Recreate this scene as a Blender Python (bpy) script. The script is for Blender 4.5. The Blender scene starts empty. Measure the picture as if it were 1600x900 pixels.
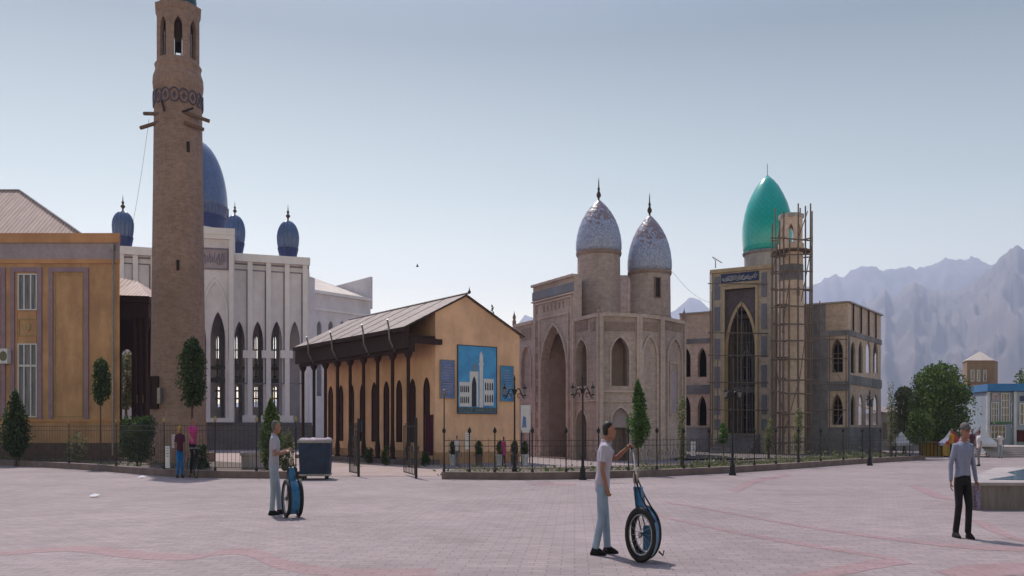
import bpy, math, random
from mathutils import Vector, Matrix
random.seed(7)
R = math.radians
C = bpy.context.scene.collection
sc = bpy.context.scene

# ------------------------------------------------------------------ camera, sky, sun, exposure
FPX, HZ, CZ = 1400.0, 672.0, 1.6            # focal length and horizon row on a 1600 x 900 frame, eye height
cam_d = bpy.data.cameras.new('camera'); cam = bpy.data.objects.new('camera', cam_d); C.objects.link(cam)
cam.location = (0, 0, CZ); cam.rotation_euler = (R(90), 0, 0)
cam_d.sensor_width = 36; cam_d.lens = 36 * FPX / 1600; cam_d.shift_y = (HZ - 450) / 1600
cam_d.clip_start = 0.1; cam_d.clip_end = 20000
sc.camera = cam
SUN_AZ, SUN_EL = -21.2, 54.0
w = bpy.data.worlds.new('World'); sc.world = w; w.use_nodes = True
nt = w.node_tree; bg = nt.nodes['Background']
sky = nt.nodes.new('ShaderNodeTexSky'); sky.sky_type = 'NISHITA'; sky.sun_disc = False
sky.sun_elevation = R(SUN_EL); sky.sun_rotation = R(SUN_AZ)
sky.air_density = 0.8; sky.dust_density = 1.0; sky.ozone_density = 1.2; sky.altitude = 400
# dusty summer sky: paler towards the horizon, deeper blue at mid height; overhead boosted to add light on the facades
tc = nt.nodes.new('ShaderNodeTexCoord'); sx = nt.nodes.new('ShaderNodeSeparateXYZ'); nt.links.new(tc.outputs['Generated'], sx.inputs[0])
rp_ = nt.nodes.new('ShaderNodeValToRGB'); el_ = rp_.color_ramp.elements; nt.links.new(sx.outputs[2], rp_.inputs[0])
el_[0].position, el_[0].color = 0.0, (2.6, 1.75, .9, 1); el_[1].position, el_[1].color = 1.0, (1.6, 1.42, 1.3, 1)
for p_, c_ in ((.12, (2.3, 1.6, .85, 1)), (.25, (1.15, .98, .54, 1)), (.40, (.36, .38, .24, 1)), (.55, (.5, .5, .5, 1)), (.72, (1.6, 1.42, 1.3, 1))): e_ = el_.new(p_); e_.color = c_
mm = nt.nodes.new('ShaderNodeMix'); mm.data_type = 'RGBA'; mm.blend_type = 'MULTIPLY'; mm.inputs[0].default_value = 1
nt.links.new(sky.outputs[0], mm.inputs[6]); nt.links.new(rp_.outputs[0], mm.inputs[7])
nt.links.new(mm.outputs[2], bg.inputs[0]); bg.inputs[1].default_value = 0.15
sun_d = bpy.data.lights.new('sun', 'SUN'); sun_d.energy = 3.8; sun_d.angle = R(0.6); sun_d.color = (1.0, 0.93, 0.86)
sun = bpy.data.objects.new('sun', sun_d); C.objects.link(sun)
S = Vector((math.sin(R(SUN_AZ)) * math.cos(R(SUN_EL)), math.cos(R(SUN_AZ)) * math.cos(R(SUN_EL)), math.sin(R(SUN_EL))))
sun.rotation_euler = S.to_track_quat('Z', 'Y').to_euler()
vs = sc.view_settings; vs.view_transform = 'Standard'; vs.look = 'None'; vs.gamma = 1; vs.use_curve_mapping = False
vs.exposure = 0.16
sc.render.engine = 'CYCLES'
cy = sc.cycles; cy.max_bounces = 6; cy.diffuse_bounces = 3; cy.glossy_bounces = 2; cy.transmission_bounces = 3
cy.volume_bounces = 3; cy.use_denoising = True; cy.caustics_reflective = False; cy.caustics_refractive = False

# ------------------------------------------------------------------ helpers
def X(px, Y): return (px - 800) / FPX * Y
def Z(py, Y): return CZ + (HZ - py) / FPX * Y
def GY(py): return FPX * CZ / (py - HZ)      # depth of a ground point seen at row py
def G(px, py): Y = GY(py); return (X(px, Y), Y)

def tag(o, label=None, cat=None, group=None, kind=None):
    if label: o['label'] = label
    if cat: o['category'] = cat
    if group: o['group'] = group
    if kind: o['kind'] = kind
    return o
def thing(name, label, cat, loc=(0, 0, 0), group=None, rz=0):
    o = bpy.data.objects.new(name, None); C.objects.link(o); o.empty_display_size = 0.2
    o.location = loc; o.rotation_euler = (0, 0, rz)
    return tag(o, label, cat, group)
def rootloc(p):
    v = Vector((0, 0, 0))
    while p is not None: v += Vector(p.location); p = p.parent
    return v
def copy_tree(o, parent=None):
    c = o.copy(); C.objects.link(c); c.parent = parent
    for ch in list(o.children): copy_tree(ch, c)
    return c

class Wall:                                   # a vertical plane from p0 to p1; u along, d towards the viewer, z up
    def __init__(s, p0, p1):
        s.p0 = Vector(p0[:2]); s.p1 = Vector(p1[:2]); s.L = (s.p1 - s.p0).length
        s.t = (s.p1 - s.p0) / s.L; s.n = Vector((s.t.y, -s.t.x))
    def __call__(s, u, d, z):
        q = s.p0 + s.t * u + s.n * d; return (q.x, q.y, z)
    def u(s, px):
        k = (px - 800) / FPX; return (k * s.p0.y - s.p0.x) / (s.t.x - k * s.t.y)
    def z(s, py, px): return Z(py, s.p0.y + s.u(px) * s.t.y)
ID = lambda u, d, z: (u, -d, z)

def arch_f(q):
    q = min(1, abs(q)); return 0.72 * math.sqrt(max(0, 1 - q * q)) + 0.28 * (1 - q)
class MB:
    def __init__(s): s.v = []; s.f = []
    def add(s, vs_, fs):
        k = len(s.v); s.v += [tuple(a) for a in vs_]; s.f += [tuple(i + k for i in f) for f in fs]; return s
    def box(s, M, u0, u1, d0, d1, z0, z1):
        p = [M(u, d, z) for z in (z0, z1) for (u, d) in ((u0, d0), (u1, d0), (u1, d1), (u0, d1))]
        return s.add(p, [(0, 3, 2, 1), (4, 5, 6, 7), (0, 1, 5, 4), (1, 2, 6, 5), (2, 3, 7, 6), (3, 0, 4, 7)])
    def prism(s, pts, z0, z1, cap=True):
        n = len(pts); p = [(a[0], a[1], z0) for a in pts] + [(a[0], a[1], z1) for a in pts]
        f = [(i, (i + 1) % n, n + (i + 1) % n, n + i) for i in range(n)]
        if cap: f += [tuple(range(n - 1, -1, -1)), tuple(range(n, 2 * n))]
        return s.add(p, f)
    def wpoly(s, M, pts, d0, d1):             # outline (u,z) in the wall plane, thickness d0..d1
        n = len(pts); p = [M(a[0], d0, a[1]) for a in pts] + [M(a[0], d1, a[1]) for a in pts]
        return s.add(p, [(i, (i + 1) % n, n + (i + 1) % n, n + i) for i in range(n)] + [tuple(range(n - 1, -1, -1)), tuple(range(n, 2 * n))])
    def lathe(s, cx, cy, prof, n=32, rib=0, ribs=0, sx=1, cap=True, a0=0):
        k = len(s.v); m = len(prof)
        for (r, z) in prof:
            for i in range(n):
                a = a0 + 2 * math.pi * i / n
                rr = r * (1 - rib * (1 - abs(math.sin(a * ribs / 2)))) if ribs else r
                s.v.append((cx + sx * rr * math.cos(a), cy + rr * math.sin(a), z))
        for j in range(m - 1):
            for i in range(n):
                i2 = (i + 1) % n; s.f.append((k + j * n + i, k + j * n + i2, k + (j + 1) * n + i2, k + (j + 1) * n + i))
        if cap:
            s.f.append(tuple(k + i for i in range(n - 1, -1, -1))); s.f.append(tuple(k + (m - 1) * n + i for i in range(n)))
        return s
    def tube(s, pts, r, n=6, closed=False):
        pts = [Vector(p) for p in pts]; m = len(pts); k = len(s.v)
        rs = r if isinstance(r, (list, tuple)) else [r] * m
        up = Vector((0, 0, 1)); ref = None
        for j, p in enumerate(pts):
            if closed: t = pts[(j + 1) % m] - pts[j - 1]
            else: t = pts[min(j + 1, m - 1)] - pts[max(j - 1, 0)]
            t = t.normalized() if t.length > 1e-9 else up
            if ref is None: ref = t.orthogonal()
            a = (ref - t * ref.dot(t)); a = a.normalized() if a.length > 1e-6 else t.orthogonal().normalized(); ref = a
            b = t.cross(a)
            for i in range(n):
                th = 2 * math.pi * i / n; q = p + (a * math.cos(th) + b * math.sin(th)) * rs[j]; s.v.append(tuple(q))
        for j in range(m if closed else m - 1):
            j2 = (j + 1) % m
            for i in range(n):
                i2 = (i + 1) % n; s.f.append((k + j * n + i, k + j * n + i2, k + j2 * n + i2, k + j2 * n + i))
        if not closed:
            s.f.append(tuple(k + i for i in range(n - 1, -1, -1))); s.f.append(tuple(k + (m - 1) * n + i for i in range(n)))
        return s
    def band(s, M, u0, u1, z0, z1, ops, th=0.4, n=16):   # wall u0..u1, z0..z1 pierced by arched openings (ua,ub,zb,zs,za)
        cur = u0
        for (ua, ub, zb, zs, za) in sorted(ops):
            if ua > cur: s.box(M, cur, ua, -th, 0, z0, z1)
            if zb > z0 + 1e-4: s.box(M, ua, ub, -th, 0, z0, zb)
            c = (ua + ub) / 2; hw = (ub - ua) / 2
            us = [c - hw * math.cos(math.pi * i / n) for i in range(n + 1)]
            zz = [zs + (za - zs) * arch_f((u - c) / hw) for u in us]
            for i in range(n):
                a, b = us[i], us[i + 1]; p = []
                for d in (0, -th): p += [M(a, d, zz[i]), M(b, d, zz[i + 1]), M(b, d, z1), M(a, d, z1)]
                s.add(p, [(0, 1, 2, 3), (7, 6, 5, 4), (0, 4, 5, 1), (3, 2, 6, 7)])
            cur = ub
        if u1 > cur: s.box(M, cur, u1, -th, 0, z0, z1)
        return s
    def archtrim(s, M, ua, ub, zb, zs, za, wd, d0, d1, n=14):
        c = (ua + ub) / 2; hw = (ub - ua) / 2
        def curve(g):
            o = [(c - hw - g, zb)]
            for i in range(n + 1):
                q = -math.cos(math.pi * i / n); o.append((c + q * (hw + g), zs + (za + g * 1.35 - zs) * arch_f(q)))
            return o + [(c + hw + g, zb)]
        A, B = curve(0), curve(wd)
        for i in range(len(A) - 1):
            s.wpoly(M, [A[i], A[i + 1], B[i + 1], B[i]], d0, d1)
        return s
    def frame(s, M, u0, u1, z0, z1, wd, d0, d1):
        s.box(M, u0, u0 + wd, d0, d1, z0, z1); s.box(M, u1 - wd, u1, d0, d1, z0, z1)
        s.box(M, u0 + wd, u1 - wd, d0, d1, z1 - wd, z1); return s.box(M, u0 + wd, u1 - wd, d0, d1, z0, z0 + wd)
    def archpane(s, M, ua, ub, zb, zs, za, d0, d1, n=14):
        c = (ua + ub) / 2; hw = (ub - ua) / 2
        pts = [(ua, zb)] + [(c - hw * math.cos(math.pi * i / n), zs + (za - zs) * arch_f(math.cos(math.pi * i / n))) for i in range(n + 1)] + [(ub, zb)]
        return s.wpoly(M, pts, d0, d1)
    def build(s, name, mat, parent=None, smooth=False, xf=None):
        L = rootloc(parent) if parent is not None else Vector((0, 0, 0))
        me = bpy.data.meshes.new(name)
        me.from_pydata([(a[0] - L.x, a[1] - L.y, a[2] - L.z) for a in s.v], [], s.f); me.update()
        if smooth:
            for p in me.polygons: p.use_smooth = True
            if smooth != 'all':
                try: me.set_sharp_from_angle(angle=R(40))
                except Exception: pass
        o = bpy.data.objects.new(name, me); C.objects.link(o); me.materials.append(mat)
        if parent is not None: o.parent = parent
        return o
    def parts(s, name, mat, parent, gap=.5):            # islands that stand apart become parts of their own
        n = len(s.v); up = list(range(n))
        def find(a):
            while up[a] != a: up[a] = up[up[a]]; a = up[a]
            return a
        for f in s.f:
            r0 = find(f[0])
            for q_ in f[1:]: up[find(q_)] = r0
        isl = {}
        for i in range(n): isl.setdefault(find(i), []).append(i)
        bb = [[ [min(s.v[i][k] for i in L_) for k in range(3)], [max(s.v[i][k] for i in L_) for k in range(3)], set(L_)] for L_ in isl.values()]
        ch = True
        while ch:
            ch = False
            for i in range(len(bb)):
                for j in range(i + 1, len(bb)):
                    if all(bb[i][0][k] - gap < bb[j][1][k] and bb[j][0][k] - gap < bb[i][1][k] for k in range(3)):
                        bb[i] = [[min(a, c) for a, c in zip(bb[i][0], bb[j][0])], [max(a, c) for a, c in zip(bb[i][1], bb[j][1])], bb[i][2] | bb[j][2]]; bb.pop(j); ch = True; break
                if ch: break
        out = None
        for b3 in bb:
            idx = sorted(b3[2]); mp = {a: k for k, a in enumerate(idx)}; m2 = MB(); m2.v = [s.v[i] for i in idx]; m2.f = [tuple(mp[i] for i in f) for f in s.f if f[0] in b3[2]]; out = m2.build(name, mat, parent)
        return out
    def alone(s, name, mat, loc, label, cat, group=None, smooth=False, kind=None):   # a thing that is one mesh
        o = s.build(name, mat, None, smooth); me = o.data; L = Vector(loc)
        me.transform(Matrix.Translation(-L)); o.location = L
        return tag(o, label, cat, group, kind)

def struct(name, mb, mat, smooth=False): return tag(mb.build(name, mat, None, smooth), kind='structure')

# ------------------------------------------------------------------ materials
def new_mat(name):
    m = bpy.data.materials.new(name); m.use_nodes = True
    return m, m.node_tree, m.node_tree.nodes['Principled BSDF']
def ramp(nt, fac, stops):
    r = nt.nodes.new('ShaderNodeValToRGB'); e = r.color_ramp.elements
    e[0].position, e[0].color = stops[0][0], (*stops[0][1], 1); e[1].position, e[1].color = stops[-1][0], (*stops[-1][1], 1)
    for p, c in stops[1:-1]: k = e.new(p); k.color = (*c, 1)
    nt.links.new(fac, r.inputs[0]); return r.outputs[0]
def mixc(nt, fac, a, b, mode='MIX'):
    m = nt.nodes.new('ShaderNodeMix'); m.data_type = 'RGBA'; m.blend_type = mode
    for sck, val in ((m.inputs[0], fac), (m.inputs[6], a), (m.inputs[7], b)):
        if isinstance(val, (int, float)): sck.default_value = val
        elif isinstance(val, tuple): sck.default_value = (*val, 1)
        else: nt.links.new(val, sck)
    return m.outputs[2]
def coord(nt, sc_=(1, 1, 1)):
    t = nt.nodes.new('ShaderNodeTexCoord'); mp = nt.nodes.new('ShaderNodeMapping'); mp.inputs['Scale'].default_value = sc_
    nt.links.new(t.outputs['Object'], mp.inputs[0]); return mp.outputs[0]
def noise(nt, vec, s, detail=4, rough=.6):
    n = nt.nodes.new('ShaderNodeTexNoise'); n.inputs['Scale'].default_value = s; n.inputs['Detail'].default_value = detail
    n.inputs['Roughness'].default_value = rough; nt.links.new(vec, n.inputs['Vector']); return n.outputs[0]
def bump(nt, bs, h, dist=.02, st=.5):
    b = nt.nodes.new('ShaderNodeBump'); b.inputs['Strength'].default_value = st; b.inputs['Distance'].default_value = dist
    nt.links.new(h, b.inputs['Height']); nt.links.new(b.outputs[0], bs.inputs['Normal'])
def mat(name, c, c2=None, s=3, rough=.85, bmp=0, metal=0, stretch=(1, 1, 1), dirt=.25, ds=.5, spec=.35, lo=.35, hi=.65):
    m, nt, bs = new_mat(name); c2 = c2 or tuple(x * .78 for x in c)
    v = coord(nt, stretch); n1 = noise(nt, v, s)
    col = ramp(nt, n1, [(lo, c2), (hi, c)])
    if dirt:
        n2 = noise(nt, coord(nt, (1, 1, .45)), ds, 5, .65); d = ramp(nt, n2, [(.38, (1 - dirt,) * 3), (.62, (1, 1, 1))])
        col = mixc(nt, 1.0, col, d, 'MULTIPLY')
    nt.links.new(col, bs.inputs['Base Color']); bs.inputs['Roughness'].default_value = rough
    bs.inputs['Metallic'].default_value = metal; bs.inputs['Specular IOR Level'].default_value = spec
    if bmp: bump(nt, bs, n1, bmp)
    return m
def brickmat(name, c, c2, mortar, bw=.26, bh=.08, dirt=.3, patch=None, bmp=.012, ds=.35):
    m, nt, bs = new_mat(name)
    t = nt.nodes.new('ShaderNodeTexCoord'); sp = nt.nodes.new('ShaderNodeSeparateXYZ'); nt.links.new(t.outputs['Object'], sp.inputs[0])
    ma = nt.nodes.new('ShaderNodeMath'); ma.operation = 'MULTIPLY_ADD'; ma.inputs[1].default_value = .83
    nt.links.new(sp.outputs[1], ma.inputs[0]); nt.links.new(sp.outputs[0], ma.inputs[2])
    cb = nt.nodes.new('ShaderNodeCombineXYZ'); nt.links.new(ma.outputs[0], cb.inputs[0]); nt.links.new(sp.outputs[2], cb.inputs[1])
    b = nt.nodes.new('ShaderNodeTexBrick'); nt.links.new(cb.outputs[0], b.inputs['Vector'])
    b.inputs['Scale'].default_value = 1; b.inputs['Brick Width'].default_value = bw; b.inputs['Row Height'].default_value = bh
    b.inputs['Mortar Size'].default_value = .008; b.inputs['Color1'].default_value = (*c, 1); b.inputs['Color2'].default_value = (*c2, 1)
    b.inputs['Mortar'].default_value = (*mortar, 1); b.inputs['Mortar Smooth'].default_value = .3
    col = b.outputs[0]
    n2 = noise(nt, coord(nt, (1, 1, .5)), ds, 6, .7); col = mixc(nt, 1.0, col, ramp(nt, n2, [(.36, (1 - dirt,) * 3), (.64, (1.06,) * 3)]), 'MULTIPLY')
    n4 = noise(nt, coord(nt), 4.5, 4, .7); col = mixc(nt, 1.0, col, ramp(nt, n4, [(.3, (.78,) * 3), (.7, (1.12,) * 3)]), 'MULTIPLY')
    if patch:
        n3 = noise(nt, coord(nt, (1, 1, 1.6)), .9, 3, .5); f = ramp(nt, n3, [(.52, (0, 0, 0)), (.6, (1, 1, 1))]); col = mixc(nt, f, col, patch)
    nt.links.new(col, bs.inputs['Base Color']); bs.inputs['Roughness'].default_value = .9
    bump(nt, bs, b.outputs['Fac'], bmp, -.5)
    return m
def corrugated(name, c, c2, axis=0, pitch=.22):
    m, nt, bs = new_mat(name)
    wv = nt.nodes.new('ShaderNodeTexWave'); wv.wave_type = 'BANDS'; wv.bands_direction = 'X' if axis == 0 else 'Y'
    wv.inputs['Scale'].default_value = .314 / pitch; nt.links.new(coord(nt), wv.inputs['Vector'])
    n = noise(nt, coord(nt, (3, .6, .6)), 1.3, 5, .7)
    col = mixc(nt, 1.0, ramp(nt, n, [(.35, c2), (.65, c)]), ramp(nt, wv.outputs[1], [(0, (.62,) * 3), (.6, (1, 1, 1))]), 'MULTIPLY')
    nt.links.new(col, bs.inputs['Base Color']); bs.inputs['Roughness'].default_value = .65; bump(nt, bs, wv.outputs[1], .05, .8)
    return m
def leafmat(name, c, c2):
    m, nt, bs = new_mat(name); g = nt.nodes.new('ShaderNodeNewGeometry')
    n = noise(nt, coord(nt), 2.6, 2); f = nt.nodes.new('ShaderNodeMath'); f.operation = 'ADD'
    h = nt.nodes.new('ShaderNodeMath'); h.operation = 'MULTIPLY_ADD'; h.inputs[1].default_value = .55; h.inputs[2].default_value = -.27
    nt.links.new(g.outputs['Random Per Island'], h.inputs[0]); nt.links.new(h.outputs[0], f.inputs[0]); nt.links.new(n, f.inputs[1])
    col = ramp(nt, f.outputs[0], [(.3, c2), (.72, c)]); nt.links.new(col, bs.inputs['Base Color']); bs.inputs['Roughness'].default_value = .6
    tr = nt.nodes.new('ShaderNodeBsdfTranslucent'); nt.links.new(col, tr.inputs[0])
    mx = nt.nodes.new('ShaderNodeMixShader'); mx.inputs[0].default_value = .38
    nt.links.new(bs.outputs[0], mx.inputs[1]); nt.links.new(tr.outputs[0], mx.inputs[2]); nt.links.new(mx.outputs[0], nt.nodes['Material Output'].inputs[0])
    return m

M = {}
M['orange'] = mat('orange_plaster', (.64, .375, .205), (.555, .315, .168), 1.2, dirt=.3, ds=.9, bmp=.004)
M['hall_plaster'] = mat('hall_plaster', (.95, .59, .39), (.84, .51, .33), 1.3, dirt=.22, ds=.8, bmp=.004)
M['orange_dark'] = mat('ochre_plaster', (.62, .33, .17), (.55, .28, .14), 1.4, dirt=.2)
M['lilac'] = mat('lilac_trim', (.36, .25, .31), (.3, .2, .26), 3, dirt=.15)
M['frieze'] = mat('pale_lilac_frieze', (.44, .37, .42), (.38, .31, .36), 5, dirt=.2)
M['plinth'] = mat('brown_plinth_stone', (.16, .105, .085), (.11, .07, .06), 4, bmp=.01)
M['white_trim'] = mat('white_paint', (.72, .71, .74), (.62, .61, .65), 4, dirt=.15, rough=.5)
M['glass'] = mat('window_glass', (.05, .06, .075), (.03, .035, .045), 1, rough=.08, dirt=0, spec=.7)
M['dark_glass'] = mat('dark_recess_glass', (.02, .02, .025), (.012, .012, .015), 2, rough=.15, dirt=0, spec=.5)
M['curtain'] = mat('curtain_behind_glass', (.2, .2, .24), (.09, .09, .12), 3, stretch=(4, 4, .3), rough=.3, dirt=0)
M['minaret'] = brickmat('minaret_brick', (.37, .24, .195), (.305, .195, .158), (.38, .285, .24), .3, .09, dirt=.28)
M['brick'] = brickmat('buff_brick', (.52, .41, .385), (.44, .345, .325), (.54, .44, .415), .28, .08, dirt=.3)
M['brick_lt'] = brickmat('pale_brick_moulding', (.60, .48, .44), (.54, .43, .395), (.57, .46, .43), .28, .08, dirt=.22)
M['brick_dk'] = brickmat('dark_brick_panel', (.38, .27, .24), (.31, .22, .2), (.44, .33, .29), .12, .12, dirt=.35)
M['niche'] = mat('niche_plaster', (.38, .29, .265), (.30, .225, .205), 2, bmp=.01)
M['raw_brick'] = brickmat('raw_yellow_brick', (.74, .56, .46), (.63, .475, .385), (.62, .5, .42), .3, .1, dirt=.35)
M['concrete'] = mat('grey_concrete', (.30, .285, .31), (.21, .2, .22), 2.5, bmp=.01, dirt=.35)
M['concrete_lt'] = mat('pale_concrete', (.48, .44, .42), (.38, .345, .335), 2.5, bmp=.01, dirt=.3)
M['marble'] = mat('white_marble_cladding', (.78, .74, .80), (.71, .665, .725), 1.6, dirt=.15)
M['marble2'] = mat('white_marble_trim', (.86, .83, .86), (.8, .77, .81), 1.8, dirt=.12)
M['marble_groove'] = mat('lilac_marble_groove', (.25, .23, .31), (.2, .18, .26), 3)
M['step'] = mat('dark_granite_step', (.2, .18, .19), (.14, .13, .14), 6, rough=.7)
M['wood_dk'] = mat('dark_red_brown_wood', (.05, .02, .018), (.028, .011, .011), 9, stretch=(3, 3, .5), rough=.7)
M['wood'] = mat('weathered_wood', (.27, .205, .17), (.17, .125, .1), 9, stretch=(3, 3, .5))
M['log'] = mat('log_wood', (.24, .16, .12), (.16, .1, .075), 7)
M['roof_pink'] = corrugated('pinkish_corrugated_roof', (.62, .45, .39), (.46, .31, .27))
M['roof_grey'] = corrugated('grey_tin_roof', (.36, .28, .26), (.25, .19, .175), axis=1)
M['tin'] = mat('galvanised_tin', (.35, .33, .34), (.25, .24, .25), 5, rough=.45, metal=.6)
M['blue_dome'] = mat('blue_dome_tile', (.10, .16, .33), (.075, .12, .27), 3, rough=.3, dirt=.2, spec=.5)
M['navy_tile'] = mat('navy_tile_band', (.035, .06, .19), (.025, .04, .13), 8, rough=.35)
M['blue_tile'] = mat('blue_grey_tile', (.20, .25, .36), (.24, .2, .23), 9, rough=.4)
M['bronze'] = mat('dull_bronze', (.12, .065, .05), (.08, .045, .04), 5, rough=.45, metal=.5)
M['black_metal'] = mat('black_painted_metal', (.018, .016, .02), (.012, .011, .014), 6, rough=.45)
M['fence_bar'] = mat('faded_dark_bar_paint', (.07, .06, .065), (.05, .042, .045), 6, rough=.6)
M['pale_brick'] = brickmat('pale_new_brick', (.88, .68, .55), (.8, .6, .48), (.74, .6, .5), .3, .1, dirt=.2)
M['portal_brick'] = brickmat('portal_brick', (.66, .56, .46), (.58, .49, .405), (.58, .5, .43), .3, .1, dirt=.2)
M['iwan_shade'] = mat('shade_toned_render', (.17, .14, .135), (.12, .1, .095), 2)  # recess shade of the portal's back wall is put into this colour
M['room_shade'] = mat('painted_room_shade', (.035, .026, .025), (.025, .018, .017), 2)  # near-black colour paints the shade inside rooms and window openings
M['gold'] = mat('pale_gold_paint', (.42, .32, .16), (.34, .25, .12), 6, rough=.5)
M['lamp_glass'] = mat('frosted_lamp_glass', (.2, .2, .21), (.16, .16, .17), 4, rough=.3, dirt=0)
M['kerb'] = mat('kerb_stone', (.24, .175, .165), (.17, .125, .12), 2.5, bmp=.01)
M['soil'] = mat('garden_soil', (.13, .09, .07), (.085, .06, .045), 3, bmp=.03)
M['rubble'] = mat('stone_rubble_ground', (.16, .13, .125), (.1, .082, .082), 2, bmp=.05)
M['bark'] = mat('tree_bark', (.12, .085, .065), (.07, .05, .04), 12, stretch=(2, 2, .4))
M['leaf'] = leafmat('leaf_green', (.14, .21, .05), (.045, .085, .022))
M['leaf_dk'] = leafmat('leaf_dark_green', (.085, .13, .04), (.025, .05, .018))
M['leaf_lt'] = leafmat('leaf_pale_green', (.24, .26, .12), (.11, .13, .06))
M['leaf_con'] = leafmat('conifer_green', (.13, .24, .055), (.035, .08, .022))
M['skin'] = mat('skin', (.33, .155, .105), (.26, .12, .08), 5, rough=.55, dirt=0)
M['eye'] = mat('eye_dark', (.02, .015, .012), None, 5, rough=.3, dirt=0)
M['hair_bk'] = mat('black_hair', (.018, .014, .013), None, 30, dirt=0, rough=.6)
M['hair_gr'] = mat('grey_hair', (.16, .15, .15), (.07, .065, .065), 40, dirt=0)
M['shirt_lilac'] = mat('pale_lilac_cotton', (.47, .42, .5), (.4, .36, .43), 9, dirt=.1, bmp=.035, stretch=(1, 1, .55))
M['shirt_grey'] = mat('light_grey_cotton', (.42, .39, .46), (.34, .32, .38), 9, dirt=.1, bmp=.035, stretch=(1, 1, .55))
M['shirt_blue'] = mat('blue_grey_cotton', (.25, .27, .38), (.2, .22, .32), 9, dirt=.1, bmp=.035, stretch=(1, 1, .55))
M['jean_pale'] = mat('pale_blue_denim', (.33, .41, .52), (.25, .33, .44), 9, dirt=.15, bmp=.035, stretch=(1, 1, .55))
M['jean_grey'] = mat('pale_grey_blue_trouser', (.36, .42, .49), (.29, .35, .42), 9, dirt=.15, bmp=.035, stretch=(1, 1, .55))
M['black_cloth'] = mat('black_cloth', (.012, .011, .014), (.008, .008, .01), 6, dirt=0)
M['white_cloth'] = mat('white_cloth', (.7, .68, .7), (.6, .58, .6), 6, dirt=.1)
M['cream_cloth'] = mat('cream_rag', (.5, .42, .33), (.3, .24, .18), 14, dirt=.3)
M['pink_cloth'] = mat('pink_cloth', (.5, .06, .22), (.38, .04, .16), 6, dirt=0)
M['maroon_cloth'] = mat('maroon_cloth', (.11, .03, .05), (.07, .02, .035), 16, dirt=0)
M['yellow_cloth'] = mat('yellow_cloth', (.45, .27, .03), (.35, .2, .02), 9, dirt=0)
M['cyan_cloth'] = mat('bright_blue_cloth', (.02, .2, .52), (.015, .15, .42), 6, dirt=0)
M['red_cloth'] = mat('red_cloth', (.42, .05, .04), (.3, .03, .03), 6, dirt=0)
M['tyre'] = mat('black_rubber', (.012, .012, .013), (.02, .018, .018), 12, rough=.75, dirt=0)
M['rim'] = mat('grey_metal_rim', (.4, .4, .42), (.28, .28, .3), 8, rough=.35, metal=.7)
M['cart_blue'] = mat('blue_cart_paint', (.03, .19, .38), (.02, .12, .25), 7, rough=.4, dirt=.4, ds=3)
M['bin_blue'] = mat('dark_blue_tarpaulin', (.022, .045, .105), (.014, .028, .06), 4, rough=.6)
M['stone_lt'] = mat('light_coping_stone', (.42, .37, .37), (.34, .3, .3), 3)
M['pool_wall'] = mat('pool_wall_stone', (.26, .22, .21), (.19, .16, .155), 3, stretch=(5, 5, .5), bmp=.01)
M['paper'] = mat('white_paper', (.75, .73, .76), (.68, .66, .7), 4, dirt=0)
M['tower_wall'] = mat('tan_plaster', (.33, .22, .155), (.27, .18, .125), 1.5)
M['roof_pale'] = corrugated('pale_tin_roof', (.6, .52, .46), (.5, .42, .37))
M['shop_wall'] = mat('pale_blue_wall', (.45, .52, .62), (.38, .45, .55), 2)
M['shop_blue'] = mat('bright_blue_fascia', (.02, .2, .48), (.015, .16, .42), 2, rough=.4, dirt=0)
M['maroon_paint'] = mat('maroon_paint', (.12, .02, .02), None, 3)
M['yellow_paint'] = mat('yellow_paint', (.35, .23, .04), (.28, .18, .03), 3)
M['tile_gold'] = mat('ochre_glazed_frame', (.66, .50, .31), (.56, .42, .26), 3, rough=.5)

# water
m, nt_, bs = new_mat('pool_water'); bs.inputs['Base Color'].default_value = (.012, .10, .17, 1); bs.inputs['Roughness'].default_value = .08
bump(nt_, bs, noise(nt_, coord(nt_), 6, 3), .02, .4); M['water'] = m
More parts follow.
